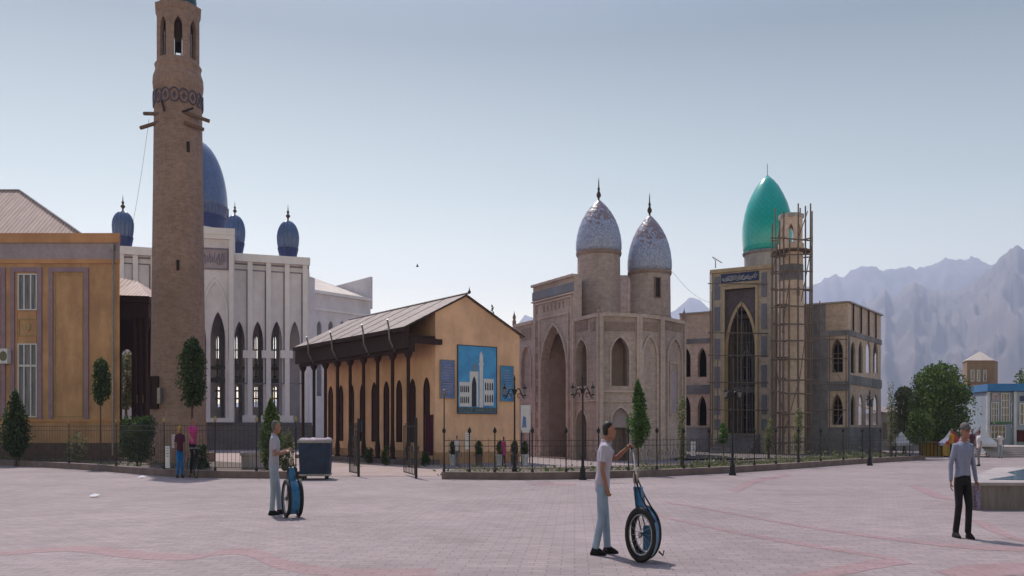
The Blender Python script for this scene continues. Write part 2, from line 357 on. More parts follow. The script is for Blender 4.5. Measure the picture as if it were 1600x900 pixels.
# mausoleum dome: pale blue-grey tile, brown worn mottling towards the tip
def wornDome():
    m, nt, bs = new_mat('worn_dome_tile')
    t = nt.nodes.new('ShaderNodeTexCoord'); sp = nt.nodes.new('ShaderNodeSeparateXYZ'); nt.links.new(t.outputs['Object'], sp.inputs[0])
    v = nt.nodes.new('ShaderNodeTexVoronoi'); v.inputs['Scale'].default_value = 6.5
    mp = nt.nodes.new('ShaderNodeMapping'); mp.inputs['Scale'].default_value = (1, 1, .75); nt.links.new(t.outputs['Object'], mp.inputs[0]); nt.links.new(mp.outputs[0], v.inputs[0])
    n = noise(nt, t.outputs['Object'], 4.5, 4)
    zr = nt.nodes.new('ShaderNodeMapRange'); zr.inputs[1].default_value = .7; zr.inputs[2].default_value = 2.2; zr.inputs[3].default_value = -.12; zr.inputs[4].default_value = .22
    nt.links.new(sp.outputs[2], zr.inputs[0])
    a = nt.nodes.new('ShaderNodeMath'); a.operation = 'ADD'; nt.links.new(n, a.inputs[0]); nt.links.new(zr.outputs[0], a.inputs[1])
    b = nt.nodes.new('ShaderNodeMath'); b.operation = 'MULTIPLY_ADD'; b.inputs[1].default_value = .35; nt.links.new(v.outputs['Distance'], b.inputs[0]); nt.links.new(a.outputs[0], b.inputs[2])
    f = ramp(nt, b.outputs[0], [(.79, (0, 0, 0)), (.86, (1, 1, 1))])
    tile = mixc(nt, ramp(nt, noise(nt, t.outputs['Object'], 9, 3), [(.42, (0,) * 3), (.58, (1,) * 3)]), (.40, .44, .60), (.25, .29, .45))
    nt.links.new(mixc(nt, f, tile, (.24, .18, .21)), bs.inputs['Base Color']); bs.inputs['Roughness'].default_value = .4
    bump(nt, bs, v.outputs['Distance'], .05, .5); return m
M['worn_dome'] = wornDome()
def greenDome():
    m, nt, bs = new_mat('green_dome_tile')
    t = nt.nodes.new('ShaderNodeTexCoord'); sp = nt.nodes.new('ShaderNodeSeparateXYZ'); nt.links.new(t.outputs['Object'], sp.inputs[0])
    at = nt.nodes.new('ShaderNodeMath'); at.operation = 'ARCTAN2'; nt.links.new(sp.outputs[1], at.inputs[0]); nt.links.new(sp.outputs[0], at.inputs[1])
    cb = nt.nodes.new('ShaderNodeCombineXYZ'); nt.links.new(at.outputs[0], cb.inputs[0]); nt.links.new(sp.outputs[2], cb.inputs[1])
    mp = nt.nodes.new('ShaderNodeMapping'); mp.inputs['Rotation'].default_value = (0, 0, R(45)); mp.inputs['Scale'].default_value = (5.2, 3.2, 1); nt.links.new(cb.outputs[0], mp.inputs[0])
    b = nt.nodes.new('ShaderNodeTexBrick'); b.offset = 0; b.inputs['Scale'].default_value = 1; b.inputs['Brick Width'].default_value = 1; b.inputs['Row Height'].default_value = 1
    b.inputs['Mortar Size'].default_value = .06; b.inputs['Color1'].default_value = (.0, .43, .39, 1); b.inputs['Color2'].default_value = (.0, .385, .345, 1); b.inputs['Mortar'].default_value = (.0, .32, .29, 1)
    nt.links.new(mp.outputs[0], b.inputs['Vector'])
    nt.links.new(b.outputs[0], bs.inputs['Base Color']); bs.inputs['Roughness'].default_value = .22; bs.inputs['Metallic'].default_value = .0; bs.inputs['Specular IOR Level'].default_value = .5; bs.inputs['Coat Weight'].default_value = .4; bs.inputs['Coat Roughness'].default_value = .28; bs.inputs['Coat IOR'].default_value = 1.5
    bump(nt, bs, b.outputs['Fac'], .02, -.4); return m
M['green_dome'] = greenDome()
M['teal'] = mat('teal_minaret_tile', (.02, .1, .12), (.012, .07, .085), 6, rough=.35)
# plaza pavers
def paving(name, ca, cb_, cm, bw=.32, bh=.16, rot=0, blotch=.14):
    m, nt, bs = new_mat(name)
    t = nt.nodes.new('ShaderNodeTexCoord'); mp = nt.nodes.new('ShaderNodeMapping'); mp.inputs['Rotation'].default_value = (0, 0, rot); nt.links.new(t.outputs['Object'], mp.inputs[0])
    b = nt.nodes.new('ShaderNodeTexBrick'); b.inputs['Scale'].default_value = 1; b.inputs['Brick Width'].default_value = bw; b.inputs['Row Height'].default_value = bh
    b.inputs['Mortar Size'].default_value = .009; b.inputs['Mortar Smooth'].default_value = .4
    b.inputs['Color1'].default_value = (*ca, 1); b.inputs['Color2'].default_value = (*cb_, 1); b.inputs['Mortar'].default_value = (*cm, 1); nt.links.new(mp.outputs[0], b.inputs['Vector'])
    n1 = noise(nt, coord(nt), .22, 6, .7); n2 = noise(nt, coord(nt), 3.0, 5, .75); n3 = noise(nt, coord(nt), 26, 3, .7)
    col = mixc(nt, 1.0, b.outputs[0], ramp(nt, n1, [(.33, (1 - blotch,) * 3), (.67, (1 + blotch * .5,) * 3)]), 'MULTIPLY')
    col = mixc(nt, 1.0, col, ramp(nt, n2, [(.3, (.86,) * 3), (.7, (1.08,) * 3)]), 'MULTIPLY')
    n5 = noise(nt, coord(nt, (1, .7, 1)), .75, 5, .72); col = mixc(nt, 1.0, col, ramp(nt, n5, [(.55, (1, 1, 1)), (.72, (.84, .82, .82))]), 'MULTIPLY')
    col = mixc(nt, 1.0, col, ramp(nt, n3, [(.25, (.82,) * 3), (.75, (1.1,) * 3)]), 'MULTIPLY')
    nt.links.new(col, bs.inputs['Base Color']); bs.inputs['Roughness'].default_value = .8; bs.inputs['Specular IOR Level'].default_value = .3
    bump(nt, bs, b.outputs['Fac'], .012, -.6); return m
M['pavers'] = paving('plaza_pavers', (.345, .278, .278), (.29, .232, .236), (.205, .168, .17), rot=R(4), blotch=.2)
M['red_pavers'] = paving('red_pavers', (.35, .228, .238), (.315, .20, .21), (.22, .16, .168), rot=R(4))
M['path'] = paving('path_pavers', (.40, .30, .27), (.36, .265, .24), (.26, .2, .185))
def rock():
    m, nt, bs = new_mat('mountain_rock')
    n = noise(nt, coord(nt, (1, 1, .4)), .004, 8, .65); nt.links.new(ramp(nt, n, [(.35, (.07, .055, .052)), (.65, (.15, .118, .108))]), bs.inputs['Base Color'])
    bs.inputs['Roughness'].default_value = 1; return m
M['rock'] = rock()

# ------------------------------------------------------------------ ground, plaza, kerbs, mountains
g = MB(); g.add([(-7400, -200, 0), (9600, -200, 0), (9600, 6300, 0), (-7400, 6300, 0)], [(0, 1, 2, 3)])
struct('ground', g, mat('dry_ground', (.2, .155, .13), (.15, .115, .095), .5, dirt=.2, ds=.05))
g = MB(); g.add([(-60, -20, .004), (60, -20, .004), (60, 92, .004), (-60, 92, .004)], [(0, 1, 2, 3)]); struct('plaza_paving', g, M['pavers'])

def smoothline(pts, n=8):
    P_ = [Vector(p) for p in pts]; out = []
    for i in range(len(P_) - 1):
        a, b, c, d = P_[max(i - 1, 0)], P_[i], P_[i + 1], P_[min(i + 2, len(P_) - 1)]
        for k in range(n):
            t = k / n; out.append(.5 * ((2 * b) + (c - a) * t + (2 * a - 5 * b + 4 * c - d) * t * t + (3 * b - a - 3 * c + d) * t ** 3))
    return out + [P_[-1]]
def ribbon(mb, pts, wd, z):
    k = len(mb.v)
    for i, p in enumerate(pts):
        n = Vector((0, 1)); ww = wd * (1 + .05 * math.sin(i * 1.3)); a, b = p + n * ww / 2, p - n * ww / 2; mb.v += [(a.x, a.y, z), (b.x, b.y, z)]
    for i in range(len(pts) - 1): mb.f.append((k + 2 * i, k + 2 * i + 1, k + 2 * i + 3, k + 2 * i + 2))
for i, (pp, wd) in enumerate((
        ([(-80, 872), (0, 866), (60, 861), (130, 858), (220, 868), (300, 871), (350, 863), (395, 864), (440, 882), (510, 893), (600, 896), (680, 894)], .42),
        ([(1000, 800), (1100, 822), (1200, 842), (1300, 858), (1400, 874)], .42), ([(1410, 876), (1350, 885), (1280, 899), (1200, 915)], .38),
        ([(1040, 785), (1130, 800), (1250, 822), (1420, 846), (1530, 856), (1640, 858)], .42),
        ([(1530, 815), (1560, 832), (1610, 850)], .5), ([(1490, 903), (1540, 892), (1640, 888)], .6),
        ([(1145, 768), (1180, 752), (1230, 742)], .7), ([(1430, 760), (1475, 780)], .8), ([(830, 756), (900, 757)], .8))):
    g = MB(); ribbon(g, smoothline([G(*p) for p in pp]), wd * 1.35, .0062 + .0004 * i); struct('red_paver_band', g, M['red_pavers'])

KL = [(-260, 716), (-60, 724), (0, 727), (140, 735), (250, 744), (333, 747), (430, 748), (462, 748.5)]
KR = [(690, 749), (800, 750), (900, 749), (1000, 746), (1070, 743), (1147, 739), (1250, 732), (1330, 726), (1400, 721.5), (1446, 719)]
def kerb(pp, name):
    L = smoothline([G(*p) for p in pp]); g = MB(); m_ = len(L); k = 0
    for (off, z) in ((0, .0), (0, .24), (.42, .24), (.42, 0)):
        for i, p in enumerate(L):
            t = (L[min(i + 1, m_ - 1)] - L[max(i - 1, 0)]).normalized(); n = Vector((-t.y, t.x)); q = p + n * off; g.v.append((q.x, q.y, z))
    for r_ in range(3):
        for i in range(m_ - 1): g.f.append((r_ * m_ + i, r_ * m_ + i + 1, (r_ + 1) * m_ + i + 1, (r_ + 1) * m_ + i))
    g.f.append((0, m_, 2 * m_, 3 * m_)); g.f.append((m_ - 1, 4 * m_ - 1, 3 * m_ - 1, 2 * m_ - 1))
    struct(name, g, M['kerb']); return L
LL = kerb(KL, 'garden_kerb'); LR = kerb(KR, 'garden_kerb')
def bed(line, depth, mat_, z, name, a=0, b=None):
    g = MB(); L = line[a:b]; pts = [(p.x, p.y + .42) for p in L] + [(p.x * 1.0 + 0, p.y + depth) for p in reversed(L)]
    g.add([(x, y, z) for x, y in pts], [tuple(range(len(pts)))]); struct(name, g, mat_)
nL = len(LL)
bed(LL, 11, M['soil'], .05, 'garden_soil', 0, int(nL * .74)); bed(LR, 9, M['soil'], .05, 'garden_soil')
g = MB(); g.add([(X(333, 31), 31, .012), (X(700, 31), 31, .012), (X(690, 40), 40, .012), (X(520, 64), 64, .012), (X(330, 64), 64, .012)], [(0, 1, 2, 3, 4)]); struct('courtyard_path', g, M['path'])

# mountains: ridge rows from the picture turned into real terrain far behind
def interp(prof, x):
    if x <= prof[0][0]: return prof[0][1]
    for (a, b), (c, d) in zip(prof, prof[1:]):
        if x <= c: t = (x - a) / (c - a); return b + (d - b) * t
    return prof[-1][1]
from mathutils import noise as mn
def mountain(prof, Yr, Yb, seed, name, px0, px1, ncol=420, nrow=46, rough=1.0):
    g = MB(); 
    for j in range(nrow + 1):
        t = j / nrow                                       # 0 foot, .72 ridge, 1 behind
        for i in range(ncol + 1):
            px = px0 + (px1 - px0) * i / ncol; k = (px - 800) / FPX
            a = t / .72
            Y = Yb + (Yr - Yb) * (a if a <= 1 else 1 + (a - 1) * 1.2)
            h = max(0, (HZ - interp(prof, px)) / FPX * Yr + CZ)
            e = (a ** 1.25) if a <= 1 else max(0, 1 - (a - 1) * 1.6)
            Vn = Vector((k * Yr * .0050 + seed, Y * .0022, seed))
            spur = mn.ridged_multi_fractal(Vn, .9, 2.1, 5, 1.0, 2.0) if True else 0
            fine = mn.noise(Vector((k * Yr * .03, Y * .015, seed)))
            mid = max(0, a * (1 - a)) * 4 if a <= 1 else 0
            gul = 1 - abs(mn.noise(Vector((k * Yr * .009 + Y * .0035 + 1.3 * mn.noise(Vector((k * Yr * .005, Y * .006, seed))), Y * .0032, seed * 2)))) * 2
            z = h * e + h * .07 * mid * (spur - 1.0) * rough + h * .13 * mid * gul + h * .02 * fine * min(1, a + .1) + (mn.noise(Vector((px * .07, seed, 0))) * h * .02 + mn.noise(Vector((px * .2, seed, 3))) * h * .012) * e
            g.v.append((k * Y, Y, max(z, -2)))
    for j in range(nrow):
        for i in range(ncol): a = j * (ncol + 1) + i; g.f.append((a, a + 1, a + ncol + 2, a + ncol + 1))
    struct(name, g, M['rock'], smooth='all')
FAR = [(-900, 640), (200, 640), (500, 620), (700, 560), (780, 520), (806, 508), (820, 492), (835, 497), (900, 530), (1000, 520), (1040, 492), (1060, 478), (1078, 461), (1095, 468), (1115, 484), (1160, 470), (1220, 455), (1268, 444), (1290, 434), (1304, 426), (1316, 432), (1328, 420), (1347, 411), (1370, 416), (1400, 418), (1416, 412), (1432, 417), (1452, 411), (1480, 403), (1515, 401), (1526, 400), (1545, 408), (1600, 415), (1700, 400), (1900, 430), (2300, 470)]
NEAR = [(1150, 655), (1230, 620), (1290, 565), (1320, 520), (1350, 480), (1372, 462), (1383, 452), (1393, 462), (1406, 460), (1418, 447), (1429, 439), (1445, 449), (1465, 455), (1500, 452), (1530, 436), (1552, 414), (1566, 400), (1579, 390), (1590, 380), (1600, 386), (1650, 372), (1750, 395), (1900, 380), (2300, 440)]
mountain(FAR, 5200, 3700, 3.1, 'mountains', -900, 2300, 560, 40)
mountain(NEAR, 3400, 1900, 8.7, 'mountains', 1150, 2300, 520, 60, 1.25)

# ------------------------------------------------------------------ left orange building
YB = 46.0
WL = Wall((X(-160, YB), YB), (X(187, YB), YB)); u = WL.u; z = lambda py: Z(py, YB)
t = thing('orange_building', 'ochre orange two storey building with lilac window surrounds and a corrugated hipped roof', 'building', (X(90, YB), YB, 0))
xr = X(187, YB); xl = X(-160, YB)
b = MB(); b.prism([(xl, YB), (xr, YB), (X(183, YB + 9), YB + 9), (X(-200, YB + 9), YB + 9)], 0, z(372)); b.build('wall', M['orange'], t)
b = MB(); b.box(WL, 0, u(188), .003, .14, z(380), z(365)); b.box(WL, 0, u(187.5), .003, .08, z(412), z(405)); b.box(WL, 0, u(187.5), .003, .07, z(659), z(655)); b.parts('cornice', M['orange_dark'], t)
b = MB(); b.box(WL, 0, u(187.3), .003, .05, z(404.8), z(380.2)); b.build('frieze', M['frieze'], t)
b = MB(); b.box(WL, 0, u(187.5), .003, .16, 0, z(692)); b.parts('plinth', M['plinth'], t)
for (a, c) in ((-40, 9), (17, 66), (77, 139), (-120, -60)):
    b = MB(); zz0, zz1 = z(655), z(418); wd = 6.5 / FPX * YB
    b.box(WL, u(a), u(a) + wd, .003, .08, zz0, zz1); b.box(WL, u(c) - wd, u(c), .003, .08, zz0, zz1); b.box(WL, u(a) + wd, u(c) - wd, .003, .08, zz1 - wd * 1.1, zz1)
    b.build('pilaster_frame', M['lilac'], t)
    b = MB(); b.frame(WL, u(a + 9), u(c - 9), z(652), z(428), .05, .003, .03); b.build('inner_moulding', M['orange_dark'] if a != 77 else M['gold'], t)
for (a, c) in ((29, 59), (-28, 0)):
    for (y0, y1, cr) in ((485, 428, 0), (652, 537, 1)):
        f = MB(); f.frame(WL, u(a), u(c), z(y0), z(y1), .06, .003, .1)
        um = (u(a) + u(c)) / 2; f.box(WL, um - .2, um - .14, .01, .09, z(y0), z(y1)); f.box(WL, um + .14, um + .2, .01, .09, z(y0), z(y1))
        if cr: f.box(WL, u(a), u(c), .01, .095, z(573), z(570))
        fo = f.build('window', M['white_trim'], t)
        p = MB(); p.box(WL, u(a) + .05, u(c) - .05, .003, .03, z(y0), z(y1)); p.build('pane', M['curtain'], fo)
    f = MB(); f.frame(WL, u(a), u(c), z(525), z(498), .05, .003, .05); c_ = WL((u(a) + u(c)) / 2, 0, 0)
    f.wpoly(WL, [((u(a) + u(c)) / 2 + .13 * math.cos(q * .5236), z(511) + .2 * math.sin(q * .5236)) for q in range(12)], .003, .06); f.build('relief_panel', M['gold'], t)
b = MB(); b.box(WL, u(5), u(20), .15, .5, z(569), z(546)); ac = b.build('air_conditioner', M['white_trim'], t)
b = MB(); b.wpoly(WL, [(u(13.5) + .19 * math.cos(q * .3142), z(557.5) + .25 * math.sin(q * .3142)) for q in range(20)], .5, .52); b.build('fan_grille', M['dark_glass'], ac)
b = MB(); b.tube([WL(u(178.5), .16, z(382)), WL(u(178.5), .16, .3)], .05, 8); b.box(WL, u(176), u(181), .08, .3, z(392), z(383)); b.build('drainpipe', M['tin'], t)
# hipped roof: apex at (30,298)
ya, yr0, yr1 = YB + 4.5, YB - .1, YB + 9.5; za = Z(298, ya); xa = X(30, ya); ze = z(365)
b = MB(); b.add([(X(-200, YB), yr0 + .6, ze), (X(131, YB + .6), yr0 + .6, ze), (X(126, yr1), yr1, ze), (X(-200, YB), yr1, ze), (xa, ya, za), (xa - 2.2 * (X(131, YB) - xa) * .9, ya, za)],
    [(0, 1, 4, 5), (1, 2, 4), (2, 3, 5, 4), (3, 0, 5), (0, 3, 2, 1)])
rf = b.build('roof', M['roof_pink'], t)
b = MB(); b.tube([(xa, ya, za + .03), (X(131, YB + .6), yr0 + .6, ze + .05)], .06, 6); b.tube([(xa, ya, za + .03), (xa - 4, ya, za + .03)], .06, 6); b.build('ridge_cap', M['tin'], rf)

# ------------------------------------------------------------------ dark wooden porch between building and minaret
YP = 51.0; WP = Wall((X(180, YP), YP), (X(240, YP), YP)); u = WP.u; z = lambda py: Z(py, YP)
t = thing('wooden_porch', 'dark carved wooden porch with a pinkish corrugated roof between the orange building and the minaret', 'porch', (X(212, YP), YP, 0))
b = MB(); a_, c_ = X(168, YP), X(239, YP)
b.add([(a_, YP - .6, z(463)), (c_, YP - .6, z(465)), (c_, YP + 4, z(465)), (a_, YP + 4, z(463)), (a_, YP + 1.7, Z(434, YP + 1.7)), (X(196, YP), YP + 1.7, Z(440, YP + 1.7))], [(0, 1, 5, 4), (1, 2, 5), (2, 3, 4, 5), (0, 3, 2, 1), (0, 4, 3)])
b.build('roof', M['roof_pink'], t)
b = MB(); b.box(WP, 0, u(238), -.3, .45, z(474), z(465.5)); b.box(WP, 0, u(234), -.3, .2, z(498), z(474)); b.box(WP, 0, u(232), -3.5, -3.3, z(505), z(470)); b.parts('beam', M['wood_dk'], t)
for px in (209, 218, 227):
    b = MB(); x_, y_ = WP(u(px), -.1, 0)[:2]
    b.lathe(x_, y_, [(.16, 0), (.17, .6), (.11, .8), (.14, 1.6), (.12, 3.5), (.10, z(520)), (.2, z(508)), (.22, z(498))], 12); b.build('column', M['wood_dk'], t, True)
WPb = Wall((X(176, 53), 53), (X(236.5, 53), 53)); b = MB(); b.band(WPb, 0, WPb.L, 0, Z(470, 53), [(WPb.u(189), WPb.u(205.5), Z(655, 53), Z(553, 53), Z(545, 53))], .2); b.build('back_wall', M['wood_dk'], t)
b = MB(); b.box(WP, u(187), u(206), -2.2, -2.0, .9, z(655)); b.box(WP, u(187), u(206), -2.25, -1.95, z(655), z(651)); b.box(WP, u(189), u(204), -2.3, -1.9, z(628), z(615)); b.build('balustrade', M['wood'], t)
b = MB(); b.box(WP, 0, u(237), -3.4, .5, 0, .35); b.build('platform', M['plinth'], t)

# ------------------------------------------------------------------ minaret
YM = 44.0; cx = X(278.5, YM); q = lambda w_: w_ / FPX * YM; z = lambda py: Z(py, YM)
t = thing('brick_minaret', 'tall brown brick minaret with blue ring tiles, open lantern gallery and teal dome', 'minaret', (cx, YM, 0))
b = MB(); b.lathe(cx, YM, [(q(42.5), 0), (q(41.5), z(655)), (q(41), z(640)), (q(35.5), z(176)), (q(35.3), z(146)), (q(36.8), z(143)), (q(37.6), z(134)), (q(37), z(124)), (q(34), z(115)), (q(32.5), z(110))], 48); shaft = b.build('shaft', M['minaret'], t, True)
# gallery: eight piers, arches above
for k in range(8):
    a0 = 2 * math.pi * (k + .5) / 8 - math.pi / 2 + .356; a1 = a0 + math.pi / 4; rr = q(33.6)
    W8 = Wall((cx + rr * math.cos(a1), YM + rr * math.sin(a1)), (cx + rr * math.cos(a0), YM + rr * math.sin(a0))) if False else Wall((cx + rr * math.cos(a0), YM + rr * math.sin(a0)), (cx + rr * math.cos(a1), YM + rr * math.sin(a1)))
    b = MB(); L_ = W8.L; b.band(W8, 0, L_, z(112), z(24), [(L_ * .27, L_ * .73, z(98), z(52), z(38))], .22); b.build('gallery_wall', M['minaret'], t)
    b = MB(); b.box(W8, L_ * .3, L_ * .7, -.35, -.27, z(74), z(40)); b.box(W8, L_*.3, L_*.36, -.35, -.27, z(98), z(74)); b.box(W8, L_*.64, L_*.7, -.35, -.27, z(98), z(74)); b.build('lattice', M['wood_dk'], t)
b = MB(); b.lathe(cx, YM, [(q(33), z(28)), (q(36), z(21)), (q(36.5), z(15)), (q(28), z(12)), (q(26), z(11))], 8, a0=R(42.9)); b.parts('cornice', M['minaret'], t)
b = MB(); b.lathe(cx, YM, [(q(33.6), z(116)), (q(34), z(108)), (q(35), z(106)), (q(34), z(104))], 32); 
b.build('gallery_ledge', M['minaret'], t, True)
b = MB(); b.lathe(cx, YM, [(q(27), z(12)), (q(27.3), z(5)), (q(26), z(-15)), (q(21), z(-38)), (q(12), z(-58)), (q(3), z(-72)), (q(1), z(-84)), (.02, z(-100))], 32); b.build('dome', M['teal'], t, True)
b = MB()
for k in range(16):                                       # ring tiles set round the shaft
    a = 2 * math.pi * (k + .5) / 16 - math.pi / 2; rr = q(35.45); pts = []
    for j in range(14):
        th = 2 * math.pi * j / 14; da = q(7.2) * math.cos(th) / rr; pts.append((cx + (rr + .03) * math.cos(a + da), YM + (rr + .03) * math.sin(a + da), z(160) + q(10.5) * math.sin(th)))
    b.tube(pts, .038, 5, closed=True)
    pts = [(cx + rr * math.cos(a + d_), YM + rr * math.sin(a + d_), z(160) + h_) for d_, h_ in ((.05, 0), (0, .14), (-.05, 0), (0, -.14))]; b.tube(pts, .05, 5, closed=True)
b.build('ring_tiles', mat('ring_tile_glaze', (.10, .095, .19), (.14, .1, .12), 6, rough=.4), shaft)
for (px, py) in ((304, 238), (291, 421)):
    a = math.asin((px - 278.5) / 37.5); rr = q(37.5) if py < 300 else q(39)
    d_ = Vector((math.sin(a), -math.cos(a))); c0 = Vector((cx, YM)) + d_ * (rr - .03); tt = Vector((math.cos(a), math.sin(a)))
    Ws = Wall(c0 - tt * .1, c0 + tt * .1); b = MB(); b.box(Ws, .04, .17, -.05, .05, z(py + 8), z(py - 8)); b.build('slit_window', M['room_shade'], shaft)
for (p0, p1) in (((232, 183, -.5), (262, 188, -.9)), ((224, 203, -.3), (262, 200, -.9)), ((300, 186, -.9), (332, 194, -.4)), ((300, 202, -1.), (324, 208, -.5))):
    b = MB(); b.tube([(X(p0[0], YM), YM + p0[2], z(p0[1])), (X(p1[0], YM), YM + p1[2], z(p1[1]))], .095, 8); b.build('projecting_log', M['log'], shaft)
b = MB(); b.tube([(X(266, YM), YM - 1.06, z(170)), (X(272, YM), YM - 1.25, z(187))], .05, 6); b.tube([(X(311, YM), YM - .8, z(178)), (X(298, YM), YM - 1.1, z(187))], .05, 6); b.build('bracket', M['wood_dk'], shaft)
dx = X(255, YM); b = MB(); Wd = Wall((X(249, YM), YM - 1.12), (X(263, YM), YM - 1.24)); b.frame(Wd, 0, Wd.L, z(640), z(590), .06, -.3, .08); dr = b.build('door', M['wood_dk'], t)
b = MB(); b.box(Wd, .06, Wd.L - .06, -.3, .02, z(640), z(592)); b.build('door_leaf', M['wood_dk'], dr)
b = MB(); b.box(Wall((X(265, YM), YM - 1.3), (X(270, YM), YM - 1.32)), 0, .16, -.1, .2, z(632), z(608)); b.build('meter_box', M['tin'], t)
b = MB(); b.prism([(cx + 1.75 * math.cos(k * math.pi / 4 + R(22.5)), YM + 1.75 * math.sin(k * math.pi / 4 + R(22.5))) for k in range(8)], 0, .5); b.build('base_plinth', M['minaret'], t)

# ------------------------------------------------------------------ white mosque
W1 = Wall((X(140, 72.2), 72.2), (X(483, 78), 78)); u = W1.u; HT = 16.4
t = thing('white_mosque', 'white marble mosque with tall pointed arcade and blue domes behind the minaret', 'mosque', (X(320, 76), 76, 0))
zb = 2.25
def bay_ops(pxs, zbot, ps, pa, W_): return [(W_.u(a), W_.u(c), zbot, W_.z(ps, (a + c) / 2), W_.z(pa, (a + c) / 2)) for a, c in pxs]
wing_r = [(366.5, 381.5), (395, 410.5), (424.5, 440), (453.5, 467.5)]
b = MB(); b.band(W1, u(356), u(483), zb, HT, bay_ops([(a - 1, c + 1) for a, c in wing_r], zb, 535, 502, W1), .35)
b.band(W1, u(140), u(262), zb, HT, bay_ops([(150, 164), (178, 192), (206, 220), (236, 250)], zb, 540, 505, W1), .8)
b.build('wall', M['marble'], t)
b = MB()
for a in (360, 388, 417, 446, 474): b.box(W1, u(a) - .07, u(a) + .33, .003, .22, zb, HT - .5)
for a in (187, 209, 237): b.box(W1, u(a) - .07, u(a) + .33, .003, .22, zb, HT - .5)
b.box(W1, u(140), u(260), .003, .35, HT - .5, HT + .15); b.box(W1, u(358), u(484), .003, .35, HT - .5, HT + .15)
b.parts('pilasters', M['marble2'], t)
b = MB(); b.box(W1, u(140), u(260), .003, .06, HT - .75, HT - .62); b.box(W1, u(360), u(483), .003, .06, HT - .75, HT - .62)
for (a, c) in ((364, 387), (392.5, 415.5), (421.5, 444.5), (450.5, 472.5), (191, 208), (213, 235)):
    b.frame(W1, u(a), u(c), W1.z(600, a), HT - 1.15, .09, .003, .05)
b.parts('panel_frames', M['marble_groove'], t)
b = MB()
for a in (388, 417, 446): b.box(W1, u(a) - .45, u(a) + .6, .22, .3, W1.z(560, a), W1.z(548, a)); b.box(W1, u(a) - .5, u(a) + .65, .003, .32, zb, zb + .6)
b.parts('pier_ornament', M['marble2'], t)
# portal block
W2 = Wall((X(258, 73.3), 73.3), (X(365, 74.6), 74.6)); u2 = W2.u; HP = W2.z(360, 365)
b = MB(); ops = bay_ops([(266, 286), (297, 322), (328.5, 352)], zb, 532, 487, W2); b.band(W2, 0, W2.L, zb, HP, ops, .4); b.build('portal_wall', M['marble'], t)
b = MB(); b.box(W2, 0, W2.L + .1, .003, .25, HP - .45, HP + .1); b.frame(W2, 0, W2.L, zb, HP - .45, .35, .003, .2)
for (a, c) in ((267, 307), (315, 357)): b.archtrim(W2, u2(a + 3), u2(c - 3), W2.z(560, a), W2.z(490, a), W2.z(440, a), .1, .003, .12); b.archtrim(W2, u2(a - 1), u2(c + 1), W2.z(560, a), W2.z(482, a), W2.z(432, a), .08, .003, .08)
b.build('portal_frame', M['marble2'], t)
b = MB(); b.frame(W2, u2(266), u2(357), W2.z(420, 300), W2.z(386, 300), .12, .003, .1); b.build('inscription_frame', M['marble_groove'], t)
b = MB(); b.box(W2, u2(267.5), u2(355.5), .003, .05, W2.z(418, 300), W2.z(388, 300)); ib = b.build('inscription_panel', M['frieze'], t)
b = MB()
for k in range(30):
    a = u2(270) + (u2(353) - u2(270)) * k / 30; h0 = W2.z(413 - random.random() * 6, 300); h1 = W2.z(392 + random.random() * 8, 300)
    b.tube([W2(a, .07, h0), W2(a + .06, .07, (h0 + h1) / 2), W2(a + .16 * random.random(), .07, h1)], .035, 4)
b.build('script_strokes', M['marble_groove'], ib)
# rear wall of the loggia, with windows to the open sky behind, floor, roof
W3 = Wall((X(140, 80.5), 80.5), (X(484, 85.5), 85.5))
b = MB(); ops3 = []
for px in (322, 340, 369, 400.5, 429.5, 460.5): ops3.append((W3.u(px - 2.4), W3.u(px + 1.8), W3.z(560, px), W3.z(532, px), W3.z(524, px)))
b.band(W3, 0, W3.L, 6.0, HT - .3, ops3, .3)
ops3 = [(W3.u(px - 2.6), W3.u(px + 2.2), W3.z(636, px), W3.z(606, px), W3.z(604, px)) for px in (324, 341, 370, 400, 430, 459)]
b.band(W3, 0, W3.L, 0, 6.0, ops3, .3); b.build('rear_wall', M['marble'], t)
b = MB()
for px in (322, 340, 369, 400.5, 429.5, 460.5):
    b.box(W3, W3.u(px) - .09, W3.u(px) + .03, .02, .08, 6.0, W3.z(524, px))
    for yy in (548, 572, 590): b.box(W3, W3.u(px - 3.2), W3.u(px + 2.8), .021, .079, W3.z(yy, px), W3.z(yy - 2.2, px))
    for yy in (612, 624): b.box(W3, W3.u(px - 4), W3.u(px + 4), .021, .079, W3.z(yy, px), W3.z(yy - 2.5, px))
    b.box(W3, W3.u(px) - .09, W3.u(px) + .03, .02, .08, W3.z(636, px), W3.z(604, px))
b.parts('window_lattice', M['concrete'], t, .1)
b = MB()
for px in (317, 348, 376, 407, 437, 468): b.box(W3, W3.u(px) - .12, W3.u(px) + .12, .3, .8, zb, 12.5)
b.box(W3, W3.u(300), W3.u(480), .5, .7, W3.z(578, 400), W3.z(574, 400)); b.box(W3, W3.u(300), W3.u(480), .5, .7, W3.z(598, 400), W3.z(592, 400)); b.parts('inner_columns', M['concrete'], t)
b = MB(); b.prism([W1(0, -.6, 0)[:2], W1(W1.L, -.6, 0)[:2], W3(W3.L, 0, 0)[:2], W3(0, 0, 0)[:2]], HT - .35, HT - .05); b.prism([W2(0, -.5, 0)[:2], W2(W2.L, -.5, 0)[:2], W2(W2.L, -4, 0)[:2], W2(0, -4, 0)[:2]], HT - .04, HP - .1)
b.prism([W1(0, .3, 0)[:2], W1(W1.L, .3, 0)[:2], W3(W3.L, 0, 0)[:2], W3(0, 0, 0)[:2]], zb - .5, zb); b.parts('roof_slab', M['marble'], t)
b = MB(); b.box(W1, W1.L - .5, W1.L, -8, -.8, zb, HT - .3); b.box(W1, 0, .5, -8, -.8, zb, HT - .3); b.build('side_wall', M['marble'], t)
